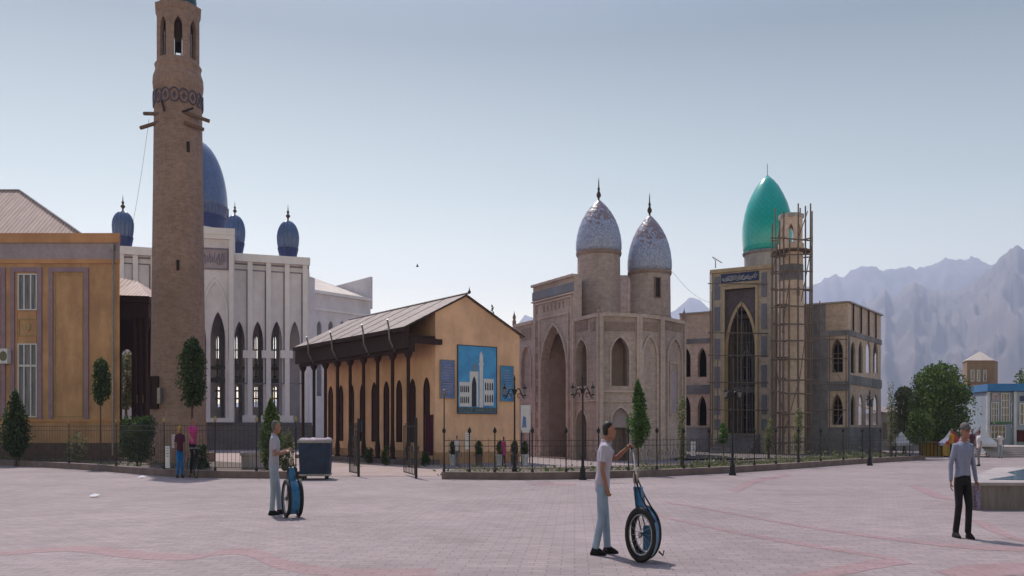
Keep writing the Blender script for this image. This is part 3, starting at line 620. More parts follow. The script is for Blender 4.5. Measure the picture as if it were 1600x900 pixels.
b = MB(); W4 = Wall(W1(u(484.5), -1, 0)[:2], (X(492, 80), 80)); b.box(W4, 0, W4.L, -3, 0, 0, W4.z(433, 487)); b.build('stair_block', M['marble'], t)
for k in range(9):
    b = MB(); b.box(W1, u(245), u(486), .4, .35 + 3.6 - k * .4 - k * .0 + .0, k * .25, (k + 1) * .25 - .004); b.parts('step', M['step'], t)
def blue_dome(pxc, Yd, rpx, ytop, ybulge, ybase, ribs, yfin, parent, pat=True):
    x_ = X(pxc, Yd); q_ = lambda v: v / FPX * Yd; zt, zm, z0 = Z(ytop, Yd), Z(ybulge, Yd), Z(ybase, Yd)
    r_ = q_(rpx); kb = 1.06 if ribs else 1; prof = [(r_ * (.74 if ribs else .88), z0), (r_ * (.86 if ribs else .9), z0 + (zm - z0) * .25), (r_ * (1.03 if ribs else .98), z0 + (zm - z0) * .75), (r_ * kb, zm)]
    for k in range(1, 13):
        s_ = k / 12; rr = r_ * kb * (math.cos(s_ * math.pi / 2) ** .82) * (1 - .06 * s_); prof.append((max(rr, .03), zm + (zt - zm) * (math.sin(s_ * math.pi / 2) * .93 + .07 * s_)))
    b = MB(); b.lathe(x_, Yd, prof, 96 if ribs else 48, rib=.15 if ribs else 0, ribs=ribs); dm = b.build('dome', M['blue_dome'], parent, 'all')
    b = MB(); b.lathe(x_, Yd, [(r_ * (.72 if ribs else .9), z0 - .1), (r_ * (.77 if ribs else .93), z0 + .02), (r_ * (.93 if ribs else .95), z0 + (zm - z0) * .35), (r_ * 1.0, z0 + (zm - z0) * .5)], 48, cap=False); b.build('tile_band', M['navy_tile'], dm, True)
    if pat:
        b = MB(); nn = 28
        for k in range(nn):
            a = 2 * math.pi * k / nn; c0 = z0 + (zm - z0) * .75; rr = r_ * 1.015; pts = []
            for j in range(10):
                th = 2 * math.pi * j / 10; da = 2.1 / nn * math.cos(th); pts.append((x_ + rr * math.cos(a + da), Yd + rr * math.sin(a + da), c0 + (zm - z0) * .22 * math.sin(th)))
            b.tube(pts, r_ * .012, 4, closed=True)
        b.build('tile_pattern', M['marble_groove'], dm)
    zf = Z(yfin, Yd); h = zf - zt; b = MB()
    b.lathe(x_, Yd, [(.05 * h, zt - .1), (.05 * h, zt + .15 * h), (.13 * h, zt + .25 * h), (.13 * h, zt + .32 * h), (.04 * h, zt + .42 * h), (.09 * h, zt + .52 * h), (.03 * h, zt + .62 * h), (.02 * h, zt + .8 * h), (.005, zf)], 12); b.build('finial', M['bronze'], dm, True)
blue_dome(299, 84, 54.5, 217, 322, 360, 0, 178, t)
b = MB(); b.lathe(X(299, 84), 84, [(3.1, HT - .3), (3.1, Z(360, 84) - .1)], 32); b.build('dome_drum', M['marble'], t, True)
for (px, Yd, r_, yt, yb_, y0, yf) in ((192, 74.6, 15.5, 330, 352, 390, 304), (367, 77.6, 15, 336, 362, 398, 314), (450, 79, 16.2, 345, 372, 405, 319), (256, 75, 15, 332, 356, 392, 308)):
    blue_dome(px, Yd, r_, yt, yb_, y0, 14, yf, t, False)

# white side wing
W5 = Wall((X(470, 88), 88), (X(579, 95), 95)); t = thing('white_side_building', 'low white wing with pale sloping roof right of the marble mosque', 'building', (X(520, 92), 92, 0))
b = MB(); zt = W5.z(463, 550); b.band(W5, 0, W5.L, 0, zt, [(W5.u(a), W5.u(a + 8), 5, W5.z(510, a), W5.z(501, a)) for a in (495, 513, 531)], .4)
b.box(W5, W5.L - .4, W5.L, -8, -.4, 0, zt); b.build('wall', M['marble'], t)
b = MB()
for a in (495, 513, 531): b.archpane(W5, W5.u(a), W5.u(a + 8), 5, W5.z(510, a), W5.z(501, a), -.25, -.2)
b.build('window', M['concrete'], t)
b = MB(); b.box(W5, 0, W5.L, .003, .15, W5.z(489, 530), W5.z(486, 530)); b.box(W5, 0, W5.L, .003, .3, zt - .25, zt + .05); b.build('moulding', M['marble2'], t)
b = MB(); p = [W5(0, .25, zt + .06), W5(W5.L - .6, .25, zt + .06), W5(W5.L - 1.6, -7, zt + 2.7), W5(0, -7, zt + 2.9)]; b.add(p + [(a[0], a[1], a[2] - .12) for a in p], [(0, 1, 2, 3), (4, 7, 6, 5), (0, 4, 5, 1), (1, 5, 6, 2), (2, 6, 7, 3)]); b.build('roof', mat('white_roof_sheet', (.75, .66, .58), (.68, .6, .54), .7), t)
b = MB(); ws = Wall(W5(W5.L - 2.0, -6, 0)[:2], W5(W5.L + .05, .0, 0)[:2]); b.wpoly(ws, [(0, zt - 1), (ws.L, zt - 1), (ws.L, W5.z(432, 579)), (0, zt + 1.3)], -.35, 0); b.build('gable_parapet', M['marble'], t)

# ------------------------------------------------------------------ orange hall with veranda
Ux = Vector((.806, .592)).normalized(); Vx = Vector((-.592, .806)).normalized(); V0 = Vector((-4.8, 41.1))
Hm = lambda a, c, z_: tuple((V0 + Ux * a + Vx * c)) + (z_,)          # a across (0 eave .. 6.45), c along the ridge
LEN = 12.3; WID = 6.42; WA = 1.5; RZ, EZ = 8.12, 6.45
t = thing('orange_hall', 'orange plastered hall with gabled tin roof, dark wooden veranda and arched windows', 'hall', Hm(3, 3, 0))
roofz = lambda a: RZ - (RZ - EZ) * abs(a - WID / 2) / (WID / 2)
b = MB(); pts = [(WA, 0), (WID, 0), (WID, roofz(WID) - .12), (WID / 2, RZ - .12), (WA, roofz(WA) - .12)]
f0 = [Hm(a, .0, z_) for a, z_ in pts]; f1 = [Hm(a, LEN, z_) for a, z_ in pts]; n_ = 5
b.add(f0 + f1, [(4, 3, 2, 1, 0), (5, 6, 7, 8, 9)] + [(i, (i + 1) % 5, 5 + (i + 1) % 5, 5 + i) for i in range(5)]); b.build('wall', M['hall_plaster'], t)
b = MB()
for s_, (a0, a1) in enumerate(((-.25, WID / 2), (WID / 2, WID + .25))):
    p = [Hm(a0, -.08, roofz(a0)), Hm(a1, -.08, roofz(a1)), Hm(a1, LEN + .3, roofz(a1)), Hm(a0, LEN + .3, roofz(a0))]
    b.add(p + [(x_, y_, z_ - .09) for x_, y_, z_ in p], [(0, 1, 2, 3), (7, 6, 5, 4), (0, 4, 5, 1), (1, 5, 6, 2), (2, 6, 7, 3), (3, 7, 4, 0)])
roof = b.build('roof', M['roof_grey'], t)
b = MB(); b.tube([Hm(WID / 2, -.35, RZ + .03), Hm(WID / 2, LEN + .3, RZ + .03)], .05, 6)
for k in range(1, 7): b.tube([Hm(-.25, LEN * k / 7, roofz(-.25) + .01), Hm(WID / 2, LEN * k / 7, RZ + .01)], .014, 5)
b.build('roof_seams', M['tin'], roof)
b = MB(); b.lathe(*Hm(WID / 2, -.3, 0)[:2], [(.05, RZ), (.08, RZ + .08), (.03, RZ + .16), (.005, RZ + .32)], 8); b.build('finial', M['wood_dk'], roof)
# verge boards, veranda beams
b = MB()
for (a0, a1) in ((-.25, WID / 2), (WID / 2, WID + .25)):
    p0, p1 = Hm(a0, -.09, roofz(a0) - .05), Hm(a1, -.09, roofz(a1) - .05); b.tube([p0, p1], .035, 4)
b.build('verge_board', M['wood_dk'], t)
def hbox(mb, a0, a1, c0, c1, z0, z1):
    p = [Hm(a, c, zz) for zz in (z0, z1) for a, c in ((a0, c0), (a1, c0), (a1, c1), (a0, c1))]
    mb.add(p, [(0, 3, 2, 1), (4, 5, 6, 7), (0, 1, 5, 4), (1, 2, 6, 5), (2, 3, 7, 6), (3, 0, 4, 7)])
b = MB(); hbox(b, -.2, -.05, -.25, LEN + .2, 5.35, 6.34); hbox(b, -.05, .28, -.2, LEN, 5.2, 5.75); hbox(b, .0, WA + .25, -.22, -.02, 5.6, 5.85); hbox(b, -.35, -.2, -.3, LEN + .2, 6.1, 6.3); b.build('eave_beam', M['wood_dk'], t)
b = MB()
for k in range(20): c_ = -.05 + k * LEN / 19; hbox(b, -.02, WA - .01, c_, c_ + .1, 5.76, 5.9)
hbox(b, -.02, WA - .01, 0, LEN, 5.93, 6.0); b.build('veranda_rafters', M['wood_dk'], t)
for k in range(9):
    c_ = .12 + (LEN - .3) * (k / 8); x_, y_, _ = Hm(.12, c_, 0); b = MB()
    b.lathe(x_, y_, [(.17, 0), (.17, .25), (.1, .35), (.13, .7), (.085, 1.2), (.085, 4.9), (.12, 4.95), (.19, 5.1), (.2, 5.2)], 10); b.build('veranda_column', M['wood_dk'], t, True)
b = MB(); hbox(b, -.3, WA, -.4, LEN, .02, .22); b.build('veranda_floor', M['kerb'], t)
WS = Wall(Hm(WA, LEN, 0)[:2], Hm(WA, 0, 0)[:2])
for k in range(9):
    uu = LEN - .75 - k * 1.33; h0 = 1.0 if k % 3 else .35; hw = .19
    f = MB(); f.archtrim(WS, uu - hw, uu + hw, h0, 3.5, 4.0, .07, .003, .06); fo = f.build('window', M['wood_dk'], t)
    p = MB(); p.archpane(WS, uu - hw, uu + hw, h0, 3.5, 4.0, .003, .03); p.build('shutter', mat('brown_shutter', (.07, .03, .028), None, 6) if k == 0 else bpy.data.materials['brown_shutter'], fo)
b = MB(); WGb = Wall(Hm(WA, 0, 0)[:2], Hm(WID, 0, 0)[:2]); b.box(WGb, 0, WGb.L, .003, .06, 0, .55); b.box(WS, 0, WS.L, .003, .05, .22, .6); b.parts('plinth', M['orange'], t)
for (c_, h_) in ((1.0, .55), (3.6, .55), (7.2, .5), (10.2, .5)):
    b = MB(); x0 = Hm(-.4, c_, roofz(-.3)); b.tube([Hm(-.55, c_ - .1, roofz(-.3) + h_ * .8), Hm(-.42, c_, roofz(-.3) + .1), Hm(-.38, c_, 5.8), Hm(-.1, c_, 5.3)], .042, 7); b.parts('drain_spout', M['tin'], t)
# posters on the gable
WG = WGb
def poster(name, label, a, c, y0, y1, bgm):
    zz0 = WG.z(y0, (a + c) / 2); zz1 = WG.z(y1, (a + c) / 2); ua, ub = WG.u(a), WG.u(c); loc = WG((ua + ub) / 2, 0, zz0)
    r_ = thing(name, label, 'poster', loc); b = MB(); b.box(WG, ua, ub, .004, .05, zz0, zz1); b.build('sheet', bgm, r_)
    b = MB(); b.frame(WG, ua - .02, ub + .02, zz0 - .02, zz1 + .02, .03, .02, .07); b.build('frame', M['black_metal'] if name == 'large_poster' else M['tin'], r_)
    return r_, ua, ub, zz0, zz1
pb = mat('poster_blue', (.07, .40, .78), (.04, .24, .60), 1.2, rough=.4, dirt=0); pl = mat('poster_pale_blue', (.16, .24, .52), (.09, .15, .36), 2, rough=.4, dirt=0); pc = mat('poster_cyan', (.05, .3, .6), (.03, .17, .42), 1.5, rough=.4, dirt=0)
r_, ua, ub, z0, z1 = poster('large_poster', 'large blue poster picturing a white mosque with a minaret, middle of the hall gable', 714.5, 775, 646, 541, pb)
pw = M['paper']; pg = mat('poster_grey', (.3, .33, .4), (.2, .23, .3), 5, dirt=0); pd = mat('poster_dark', (.05, .06, .09), (.03, .04, .06), 6, dirt=0); pgr = mat('poster_trees', (.05, .09, .1), (.16, .2, .25), 9, dirt=0)
Wp, Hp = ub - ua, z1 - z0; fx = lambda s_: ua + Wp * s_; fz = lambda s_: z0 + Hp * s_
b = MB(); b.box(WG, fx(.04), fx(.3), .05, .056, fz(.1), fz(.46)); b.box(WG, fx(.3), fx(.52), .05, .06, fz(.1), fz(.62)); b.box(WG, fx(.66), fx(.92), .05, .056, fz(.12), fz(.52))
b.box(WG, fx(.55), fx(.64), .05, .064, fz(.06), fz(.84)); b.box(WG, fx(.535), fx(.655), .05, .066, fz(.72), fz(.75)); b.wpoly(WG, [(fx(.55), fz(.84)), (fx(.64), fz(.84)), (fx(.63), fz(.88)), (fx(.595), fz(.93)), (fx(.56), fz(.88))], .05, .06); b.build('pictured_mosque', pw, r_)
b = MB(); b.archpane(WG, fx(.35), fx(.47), fz(.1), fz(.4), fz(.55), .06, .064)
for k in range(5):
    for zz in (.15, .31): b.archpane(WG, fx(.06 + k * .048), fx(.09 + k * .048), fz(zz), fz(zz + .07), fz(zz + .1), .056, .06)
    for zz in (.17, .35):
        if k < 4: b.archpane(WG, fx(.69 + k * .06), fx(.725 + k * .06), fz(zz), fz(zz + .08), fz(zz + .12), .056, .06)
b.build('pictured_windows', pd, r_)
b = MB(); b.wpoly(WG, [(fx(.38), fz(.62))] + [(fx(.43 - .05 * math.cos(k * math.pi / 8)), fz(.64 + .1 * math.sin(k * math.pi / 8) * (1.15 if k == 4 else 1))) for k in range(9)] + [(fx(.48), fz(.62))], .05, .056); b.build('pictured_dome', pg, r_)
b = MB(); b.box(WG, fx(0.01), fx(.99), .05, .07, fz(.012), fz(.09)); b.build('pictured_trees', pgr, r_)
for nm, lb, a, c, y0, y1, bm in (('notice_poster', 'pale blue printed poster left of the large mosque poster', 687.5, 709, 622, 563, pl), ('notice_poster', 'bright cyan poster right of the large mosque poster', 781.5, 801, 627, 572, pc)):
    r_, ua, ub, z0, z1 = poster(nm, lb, a, c, y0, y1, bm); b = MB()
    for k in range(11):
        zz = z1 - (z1 - z0) * (.12 + .07 * k); hw = (ub - ua) * random.uniform(.15, .36); cc = (ua + ub) / 2
        b.box(WG, cc - hw, cc + hw, .05, .055, zz - .03, zz)
    b.build('print_lines', M['frieze'], r_)

# ------------------------------------------------------------------ brick mausoleum
t = thing('brick_mausoleum', 'old buff brick mausoleum with a tall arched portal and two pale blue tiled domes', 'mausoleum', (X(950, 50), 50, 0))
pA = G  # noqa
pts = {'a': (X(803, 56), 56), 'b': (X(833, 53.6), 53.6), 'c': (X(833, 53), 53), 'd': (X(897, 49), 49), 'e': (X(937, 46.5), 46.5), 'f': (X(998, 47), 47), 'g': (X(1033, 48), 48), 'h': (X(1069, 50.2), 50.2)}
HB = 7.65
Wa = Wall(pts['a'], pts['b']); Wc = Wall(pts['c'], pts['d']); Wd_ = Wall(pts['d'], pts['e']); We = Wall(pts['e'], pts['f']); Wf = Wall(pts['f'], pts['g']); Wg = Wall(pts['g'], pts['h'])
HPm = 10.15
def ops_px(W_, lst): return [(W_.u(a), W_.u(c), W_.z(y0, (a + c) / 2), W_.z(ys, (a + c) / 2), W_.z(ya, (a + c) / 2)) for a, c, y0, ys, ya in lst]
def wall2(W_, H, lower, upper, zm, name='wall', m_='brick', th=.35, depth=.9, nm='niche'):
    b = MB(); lo = ops_px(W_, lower); up = ops_px(W_, upper)
    b.band(W_, 0, W_.L, 0, zm, lo, th); b.band(W_, 0, W_.L, zm, H, up, th); o = b.build(name, M[m_], t)
    for q_ in lo + up:
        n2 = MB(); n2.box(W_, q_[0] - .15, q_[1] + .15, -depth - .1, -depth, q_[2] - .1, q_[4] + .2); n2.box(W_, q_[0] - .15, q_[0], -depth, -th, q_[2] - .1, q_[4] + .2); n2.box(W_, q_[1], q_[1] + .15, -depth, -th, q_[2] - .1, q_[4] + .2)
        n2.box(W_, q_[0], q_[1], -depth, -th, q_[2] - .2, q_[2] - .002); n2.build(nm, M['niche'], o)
        n3 = MB(); n3.archtrim(W_, q_[0], q_[1], q_[2], q_[3], q_[4], .09, .003, .05); n3.build('arch_moulding', M['brick_lt'], o)
    return o
wall2(Wa, Wa.z(505, 818), [(814, 830, 720, 648, 640)], [(815, 830, 606, 565, 541)], 3.2)
wall2(Wc, HPm, [(845.5, 886, 722, 569, 508)][:0], [], 3)
# portal: replace the blank wall by one pierced with the great arch
o = [x for x in t.children if x.name.startswith('wall')][-1]; bpy.data.objects.remove(o)
b = MB(); big = ops_px(Wc, [(846, 886, 724, 575, 508)]); b.band(Wc, 0, Wc.L, 0, HPm, big, .5, 24); po = b.build('portal_wall', M['brick'], t)
q_ = big[0]; b = MB(); b.archtrim(Wc, *q_, .12, .003, .08); b.frame(Wc, Wc.u(843), Wc.u(889), q_[2], Wc.z(492, 866), .1, .003, .06); b.build('arch_moulding', M['brick_lt'], po)
b = MB()                                                  # deep iwan of three inner faces
ci = [(q_[0], -.5), (q_[0] + .35, -1.8), (q_[1] - .35, -1.8), (q_[1], -.5)]
for (u0, d0), (u1, d1) in zip(ci, ci[1:]):
    b.add([Wc(u0, d0, 0), Wc(u1, d1, 0), Wc(u1, d1, q_[4] + .3), Wc(u0, d0, q_[4] + .3)], [(0, 1, 2, 3)])
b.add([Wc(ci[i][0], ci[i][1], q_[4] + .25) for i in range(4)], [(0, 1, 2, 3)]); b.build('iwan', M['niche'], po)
b = MB(); um = (q_[0] + q_[1]) / 2; b.archpane(Wc, um + .1, um + .42, 3.2, 5.4, 5.9, -1.79, -1.72); b.build('lattice_window', M['frieze'], po)
b = MB(); b.archpane(Wc, um - .02, um + .45, .3, 2.4, 2.7, -1.79, -1.7); b.build('door', M['wood_dk'], po)
b = MB(); b.box(Wc, .0, Wc.L, .003, .07, Wc.z(462, 866), Wc.z(449, 866)); b.build('tile_frieze', M['blue_tile'], po)
b = MB(); b.box(Wc, -.05, Wc.L + .03, .003, .14, HPm - .14, HPm); b.box(Wc, -.05, Wc.L, .003, .1, Wc.z(466, 866), Wc.z(463.5, 866)); b.frame(Wc, Wc.u(836), Wc.u(894), 0, Wc.z(468, 866), .09, .003, .07); b.parts('cornice', M['brick_lt'], po)
b = MB()
for k in range(6): a = Wc.u(849 + k * 6); b.box(Wc, a, a + .13, .003, .03, Wc.z(484, 866), Wc.z(474, 866))
for k in range(9):
    for a in (838.5, 890): zz = .8 + k * .95; b.box(Wc, Wc.u(a), Wc.u(a) + .1, .003, .03, zz, zz + .55)
b.parts('brick_panel', M['brick_dk'], po)
b = MB(); b.prism([Wc(0, -.4, 0)[:2], Wc(Wc.L, -.4, 0)[:2], (X(908, 56), 56), (X(836, 59), 59)], HPm - 3, HPm - .08); b.prism([Wc(Wc.L - .01, -.01, 0)[:2], (X(906, 52.8), 52.8), (X(905, 56), 56), (X(890, 56), 56)], 0, HPm - .09); b.parts('portal_body', M['brick'], t)
b = MB(); b.prism([(X(955, 56.5), 56.5), (X(986, 56.5), 56.5), (X(986, 58), 58), (X(955, 58), 58)], 6, Z(430, 56.5)); b.build('rear_parapet', M['brick'], t)
wall2(Wd_, HB - .1, [(900, 918, 722, 665, 640)], [(900, 918, 603, 555, 530)], Wd_.z(625, 910))
wall2(We, HB, [(956, 983, 722, 655, 637)], [(955, 983, 603, 552, 527)], We.z(622, 968))
wf = wall2(Wf, HB, [], [], 3); wg = wall2(Wg, HB, [], [], 3)
for W_, wo, (a, c), ya in ((Wf, wf, (1002, 1027), 527), (Wg, wg, (1041, 1065), 530)):
    b = MB(); zz = W_.z(ya, (a + c) / 2); b.archtrim(W_, W_.u(a) + .1, W_.u(c) - .1, .6, zz - 1.0, zz, .1, .003, .1); b.build('blind_arch', M['brick_lt'], wo)
b = MB(); q2 = (Wg.u(1047), Wg.u(1056.5), Wg.z(645, 1052), Wg.z(590, 1052), Wg.z(578, 1052)); b.archpane(Wg, *q2, .003, .03); b.build('lattice_window', M['frieze'], wg)
b = MB(); b.frame(Wg, q2[0] - .12, q2[1] + .12, q2[2] - .12, q2[4] + .4, .07, .003, .08); b.build('window_surround', M['brick_lt'], wg)
b = MB(); q2 = (We.u(957), We.u(983), We.z(668, 970), We.z(650, 970), We.z(636, 970)); b.archpane(We, q2[0] + .02, q2[1] - .02, q2[2], q2[3], q2[4], -.3, -.25); b.build('plastered_tympanum', M['frieze'], t)
b = MB(); b.box(We, We.u(959), We.u(964), -.88, -.82, We.z(602, 960), We.z(573, 960)); b.box(Wd_, Wd_.u(912), Wd_.u(917), -.88, -.82, Wd_.z(602, 914), Wd_.z(570, 914)); b.box(Wa, Wa.u(826), Wa.u(829), -.88, -.82, Wa.z(604, 820), Wa.z(575, 820)); b.box(Wd_, Wd_.u(911), Wd_.u(917), -.88, -.82, .2, Wd_.z(670, 914)); b.parts('niche_door', M['wood_dk'], t)
b = MB()
for W_ in (Wd_, We, Wf, Wg): b.box(W_, -.04, .16, .003, .14, 0, HB + .02); b.box(W_, W_.L - .14, W_.L + .02, .005, .12, 0, HB - .01); b.box(W_, .16, W_.L - .14, .003, .1, HB - .14, HB + .05)
for W_, px in ((Wd_, 910), (We, 968)): b.box(W_, .16, W_.L - .14, .003, .07, W_.z(613, px), W_.z(610, px)); b.box(W_, .16, W_.L - .14, .003, .07, W_.z(628, px), W_.z(626, px))
b.box(Wa, 0, Wa.L, .003, .1, Wa.z(509, 818), Wa.z(504, 818)); b.parts('pilasters_and_cornice', M['brick_lt'], t)
b = MB()
for W_, a, c in ((We, 945, 992), (Wf, 1002, 1028), (Wg, 1038, 1064), (Wd_, 900, 918), (Wd_, 922, 930)): b.box(W_, W_.u(a), W_.u(c), .003, .03, W_.z(517, (a + c) / 2), W_.z(503, (a + c) / 2))
b.box(Wa, Wa.u(815), Wa.u(830), .003, .03, Wa.z(532, 820), Wa.z(514, 820)); b.parts('brick_panel', M['brick_dk'], t)
rp = [pts['d'], pts['e'], pts['f'], pts['g'], pts['h'], (X(1055, 58), 58), (X(905, 58), 58)]
cxm = sum(p[0] for p in rp) / 7; cym = sum(p[1] for p in rp) / 7
rp2 = [(p[0] + (cxm - p[0]) * .03, p[1] + (cym - p[1]) * .05) for p in rp]; b = MB(); b.prism(rp2, HB - .5, HB - .25); b.prism([pts['h'], (X(1055, 58), 58), (X(1052, 57.9), 57.9), (X(1064, 50.3), 50.3)], 0, HB); 
b.prism([(pts['a'][0] + .05, pts['a'][1] + .3), (pts['b'][0], pts['b'][1] + .3), (X(833, 59), 59), (X(806, 59), 59)], 0, 7.9); b.parts('body', M['brick'], t)
for (px, Yd, rp_, ybase, ytip, yfin, zd0) in ((935.5, 51.6, 34.5, 397, 314, 277, HB - .3), (1015, 52, 33.3, 427, 338, 301, HB - .3)):
    x_ = X(px, Yd); q_ = lambda v: v / FPX * Yd; zb_, zt_ = Z(ybase, Yd), Z(ytip, Yd); r0 = q_(rp_)
    b = MB(); b.lathe(x_, Yd, [(r0 * .99, zd0), (r0 * .96, zb_)], 48); dr = b.build('drum', M['brick'], t, True)
    b = MB(); b.lathe(x_, Yd, [(r0 * 1.0, zb_ - .14), (r0 * 1.03, zb_ - .05), (r0 * 1.03, zb_ + .05), (r0, zb_ + .07)], 48); b.build('drum_moulding', M['brick_dk'], dr, True); b = MB(); b.lathe(x_, Yd, [(r0 * 1.02, zd0), (r0 * 1.02, zd0 + .75), (r0 * .995, zd0 + .8)], 48); b.build('drum_moulding', M['brick_dk'], dr, True)
    H_ = zt_ - zb_; prof = [(1.0, 0), (1.035, .08), (1.03, .2), (.985, .34), (.9, .48), (.77, .62), (.58, .76), (.38, .87), (.2, .95), (.07, 1.0), (.02, 1.0)]
    b = MB(); b.lathe(0, 0, [(r0 * a, H_ * c) for a, c in prof], 64, rib=.02, ribs=32); d_ = b.build('dome', M['worn_dome'], None, 'all'); d_.parent = t; d_.location = Vector((x_, Yd, zb_ + .03)) - Vector(t.location)
    zf = Z(yfin, Yd); h = zf - zt_; b = MB(); b.lathe(x_, Yd, [(.05, zt_ - .1), (.05, zt_ + .1 * h), (.13, zt_ + .2 * h), (.13, zt_ + .28 * h), (.05, zt_ + .42 * h), (.08, zt_ + .5 * h), (.035, zt_ + .6 * h), (.03, zt_ + .8 * h), (.005, zf)], 12); b.build('finial', M['bronze'], dr, True)
Yd = 52; b = MB(); Ww = Wall((X(1018.5, Yd), Yd - 1.25), (X(1026.5, Yd), Yd - 1.18)); b.box(Ww, .05, Ww.L - .05, -.3, .02, Z(469, Yd), Z(440, Yd)); wo = b.build('drum_window', M['room_shade'], t)
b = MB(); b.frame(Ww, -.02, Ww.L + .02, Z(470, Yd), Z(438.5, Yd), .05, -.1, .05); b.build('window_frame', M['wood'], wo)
for px, Y_, zz in ((803.5, 56, Wa.z(505, 805)), (937, 46.6, HB), (1069, 50.2, HB)):
    b = MB(); b.lathe(X(px, Y_), Y_, [(.12, zz - .1), (.12, zz + .15), (.07, zz + .22), (.11, zz + .4), (.03, zz + .62), (.005, zz + .8)], 10); b.build('corner_finial', M['brick_dk'], t, True)
# leaning notice board at the end of the wing
r_ = thing('notice_board', 'white and grey notice board standing in front of the mausoleum wing', 'sign', (X(821, 43), 43, 0)); WB = Wall((X(814, 43), 43.0), (X(829, 43), 43.2))
b = MB(); b.box(WB, 0, WB.L, -.04, 0, Z(676, 43), Z(633, 43)); b.build('panel', pw, r_); b = MB(); b.wpoly(WB, [(.05, Z(668, 43)), (.28, Z(668, 43)), (.26, Z(652, 43)), (.12, Z(650, 43))], .001, .01); b.build('printed_patch', pl, r_)
b = MB(); b.tube([WB(.03, -.02, 0), WB(.03, -.02, 1.6)], .03); b.tube([WB(WB.L - .03, -.02, 0), WB(WB.L - .03, -.02, 1.6)], .03); b.build('legs', M['black_metal'], r_)

# ------------------------------------------------------------------ unfinished madrasa
t = thing('unfinished_madrasa', 'half built two storey brick madrasa with tiled portal, shiny green dome and empty arches', 'building', (X(1200, 60), 60, 0))
pL, pC, pR = (X(1062, 64.2), 64.2), (X(1325, 58), 58), (X(1376.5, 64.8), 64.8); HM = 9.85
WF = Wall(pL, pC); WR = Wall(pC, pR); PL = WF.z(668, 1090); zmid = 4.85
def opsm(W_, cs, y0, ys, ya, hw, pxref): return [(W_.u(c - hw), W_.u(c + hw), W_.z(y0, c), W_.z(ys, c), W_.z(ya, c)) for c in cs]
b = MB(); fl = [1072, 1097]; frr = [1275, 1308]
low = opsm(WF, fl, 665, 640, 618, 7, 0) + opsm(WF, frr, 664, 640, 616, 9, 0); up = opsm(WF, fl, 589, 562, 543, 7, 0) + opsm(WF, frr, 582, 548, 530, 9, 0)
b.band(WF, 0, WF.u(1118), PL, zmid, low[:2], .45); b.band(WF, 0, WF.u(1118), zmid, HM, up[:2], .45); b.band(WF, WF.u(1204), WF.L, PL, zmid, low[2:], .45); b.band(WF, WF.u(1204), WF.L, zmid, HM, up[2:], .45)
lowr = opsm(WR, [1333, 1345, 1356.5, 1368], 664, 634, 616, 3.6, 0); upr = opsm(WR, [1333, 1345, 1356.5, 1368], 583, 550, 533, 3.6, 0)
b.parts('front_wall', M['raw_brick'], t)
b = MB(); b.band(WR, 0, WR.L, PL, zmid, lowr, .12); b.band(WR, 0, WR.L, zmid, HM, upr, .12); b.build('side_wall', M['raw_brick'], t)
b = MB(); b.box(WF, 0, WF.u(1118), -.45, .12, 0, PL); b.box(WF, WF.u(1204), WF.L, -.45, .12, 0, PL); b.box(WR, 0, WR.L, -.45, .12, 0, PL)
for a0, a1 in ((0, WF.u(1114)), (WF.u(1212), WF.L)):
    b.box(WF, a0, a1, .003, .07, WF.z(611, 1300), WF.z(596, 1300)); b.box(WF, a0, a1, .003, .07, WF.z(525, 1300), WF.z(517, 1300))
b.box(WR, 0, WR.L, .003, .07, zmid - .25, zmid + .35); b.box(WR, 0, WR.L, .003, .07, 7.75, 8.1)
b.box(WF, WF.u(1258), WF.u(1290), .003, .05, 8.1, HM); b.box(WF, WF.u(1262), WF.u(1294), .003, .05, PL, 7.7)
b.box(WR, -.02, .35, .003, .06, PL, 7.9); b.parts('concrete_bands', M['concrete'], t)
b = MB(); b.box(WF, 0, WF.L, -.5, .15, HM, HM + .1); b.box(WR, 0, WR.L + .1, -.5, .15, HM + .001, HM + .101); b.parts('coping', M['concrete_lt'], t)
# floors, roof, rear walls
bk = lambda px, Y_: (X(px, Y_), Y_)
poly = [WF(.0, -.4, 0)[:2], WF(WF.L - .3, -.4, 0)[:2], WR(WR.L, -.4, 0)[:2], (X(1360, 67), 67), (X(1070, 70), 70)]
b = MB(); b.prism(poly, zmid - .15, zmid + .1); b.build('floor_slab', M['concrete'], t)
b = MB(); b.prism(poly, HM - .5, HM - .2); b.parts('roof_slab', M['concrete'], t)
WRi = Wall(WR(.3, -1.7, 0)[:2], WR(WR.L, -1.7, 0)[:2]); b = MB(); b.band(WRi, 0, WRi.L, zmid, HM - .5, [(WRi.u(1352), WRi.u(1361.5), WRi.z(586, 1357), WRi.z(535, 1357), WRi.z(528, 1357)), (WRi.u(1366.5), WRi.u(1370), WRi.z(586, 1368), WRi.z(560, 1368), WRi.z(550, 1368))], .04); b.box(WRi, 0, WRi.L, -.04, 0, 0, zmid - .15); b.build('shade_partition', M['room_shade'], t)  # partition added behind the side arches, painted near-black as interior shade
WK = Wall((X(1066, 70), 70), (X(1312, 65), 65)); b = MB(); b.box(WK, 0, WK.L, -.3, 0, 0, HM - .2); b.build('rear_wall', M['raw_brick'], t)
for k in range(4): b = MB(); b.tube([WR(.9 + k * 1.9, .1, 8.1), WR(.9 + k * 1.9, .1, HM)], .06, 4); b.build('wall_rib', M['wood_dk'], t)
for q_ in up + low:
    b = MB(); b.box(WF, q_[0] - .3, q_[1] + .3, -1.5, -1.4, q_[2] - .3, q_[4] + .3); b.box(WF, q_[0] - .4, q_[0] - .3, -1.5, -.46, q_[2] - .3, q_[4] + .3); b.build('room_shade_panel', M['room_shade'], t)  # panels added behind the front arches, painted shade so the openings read dark
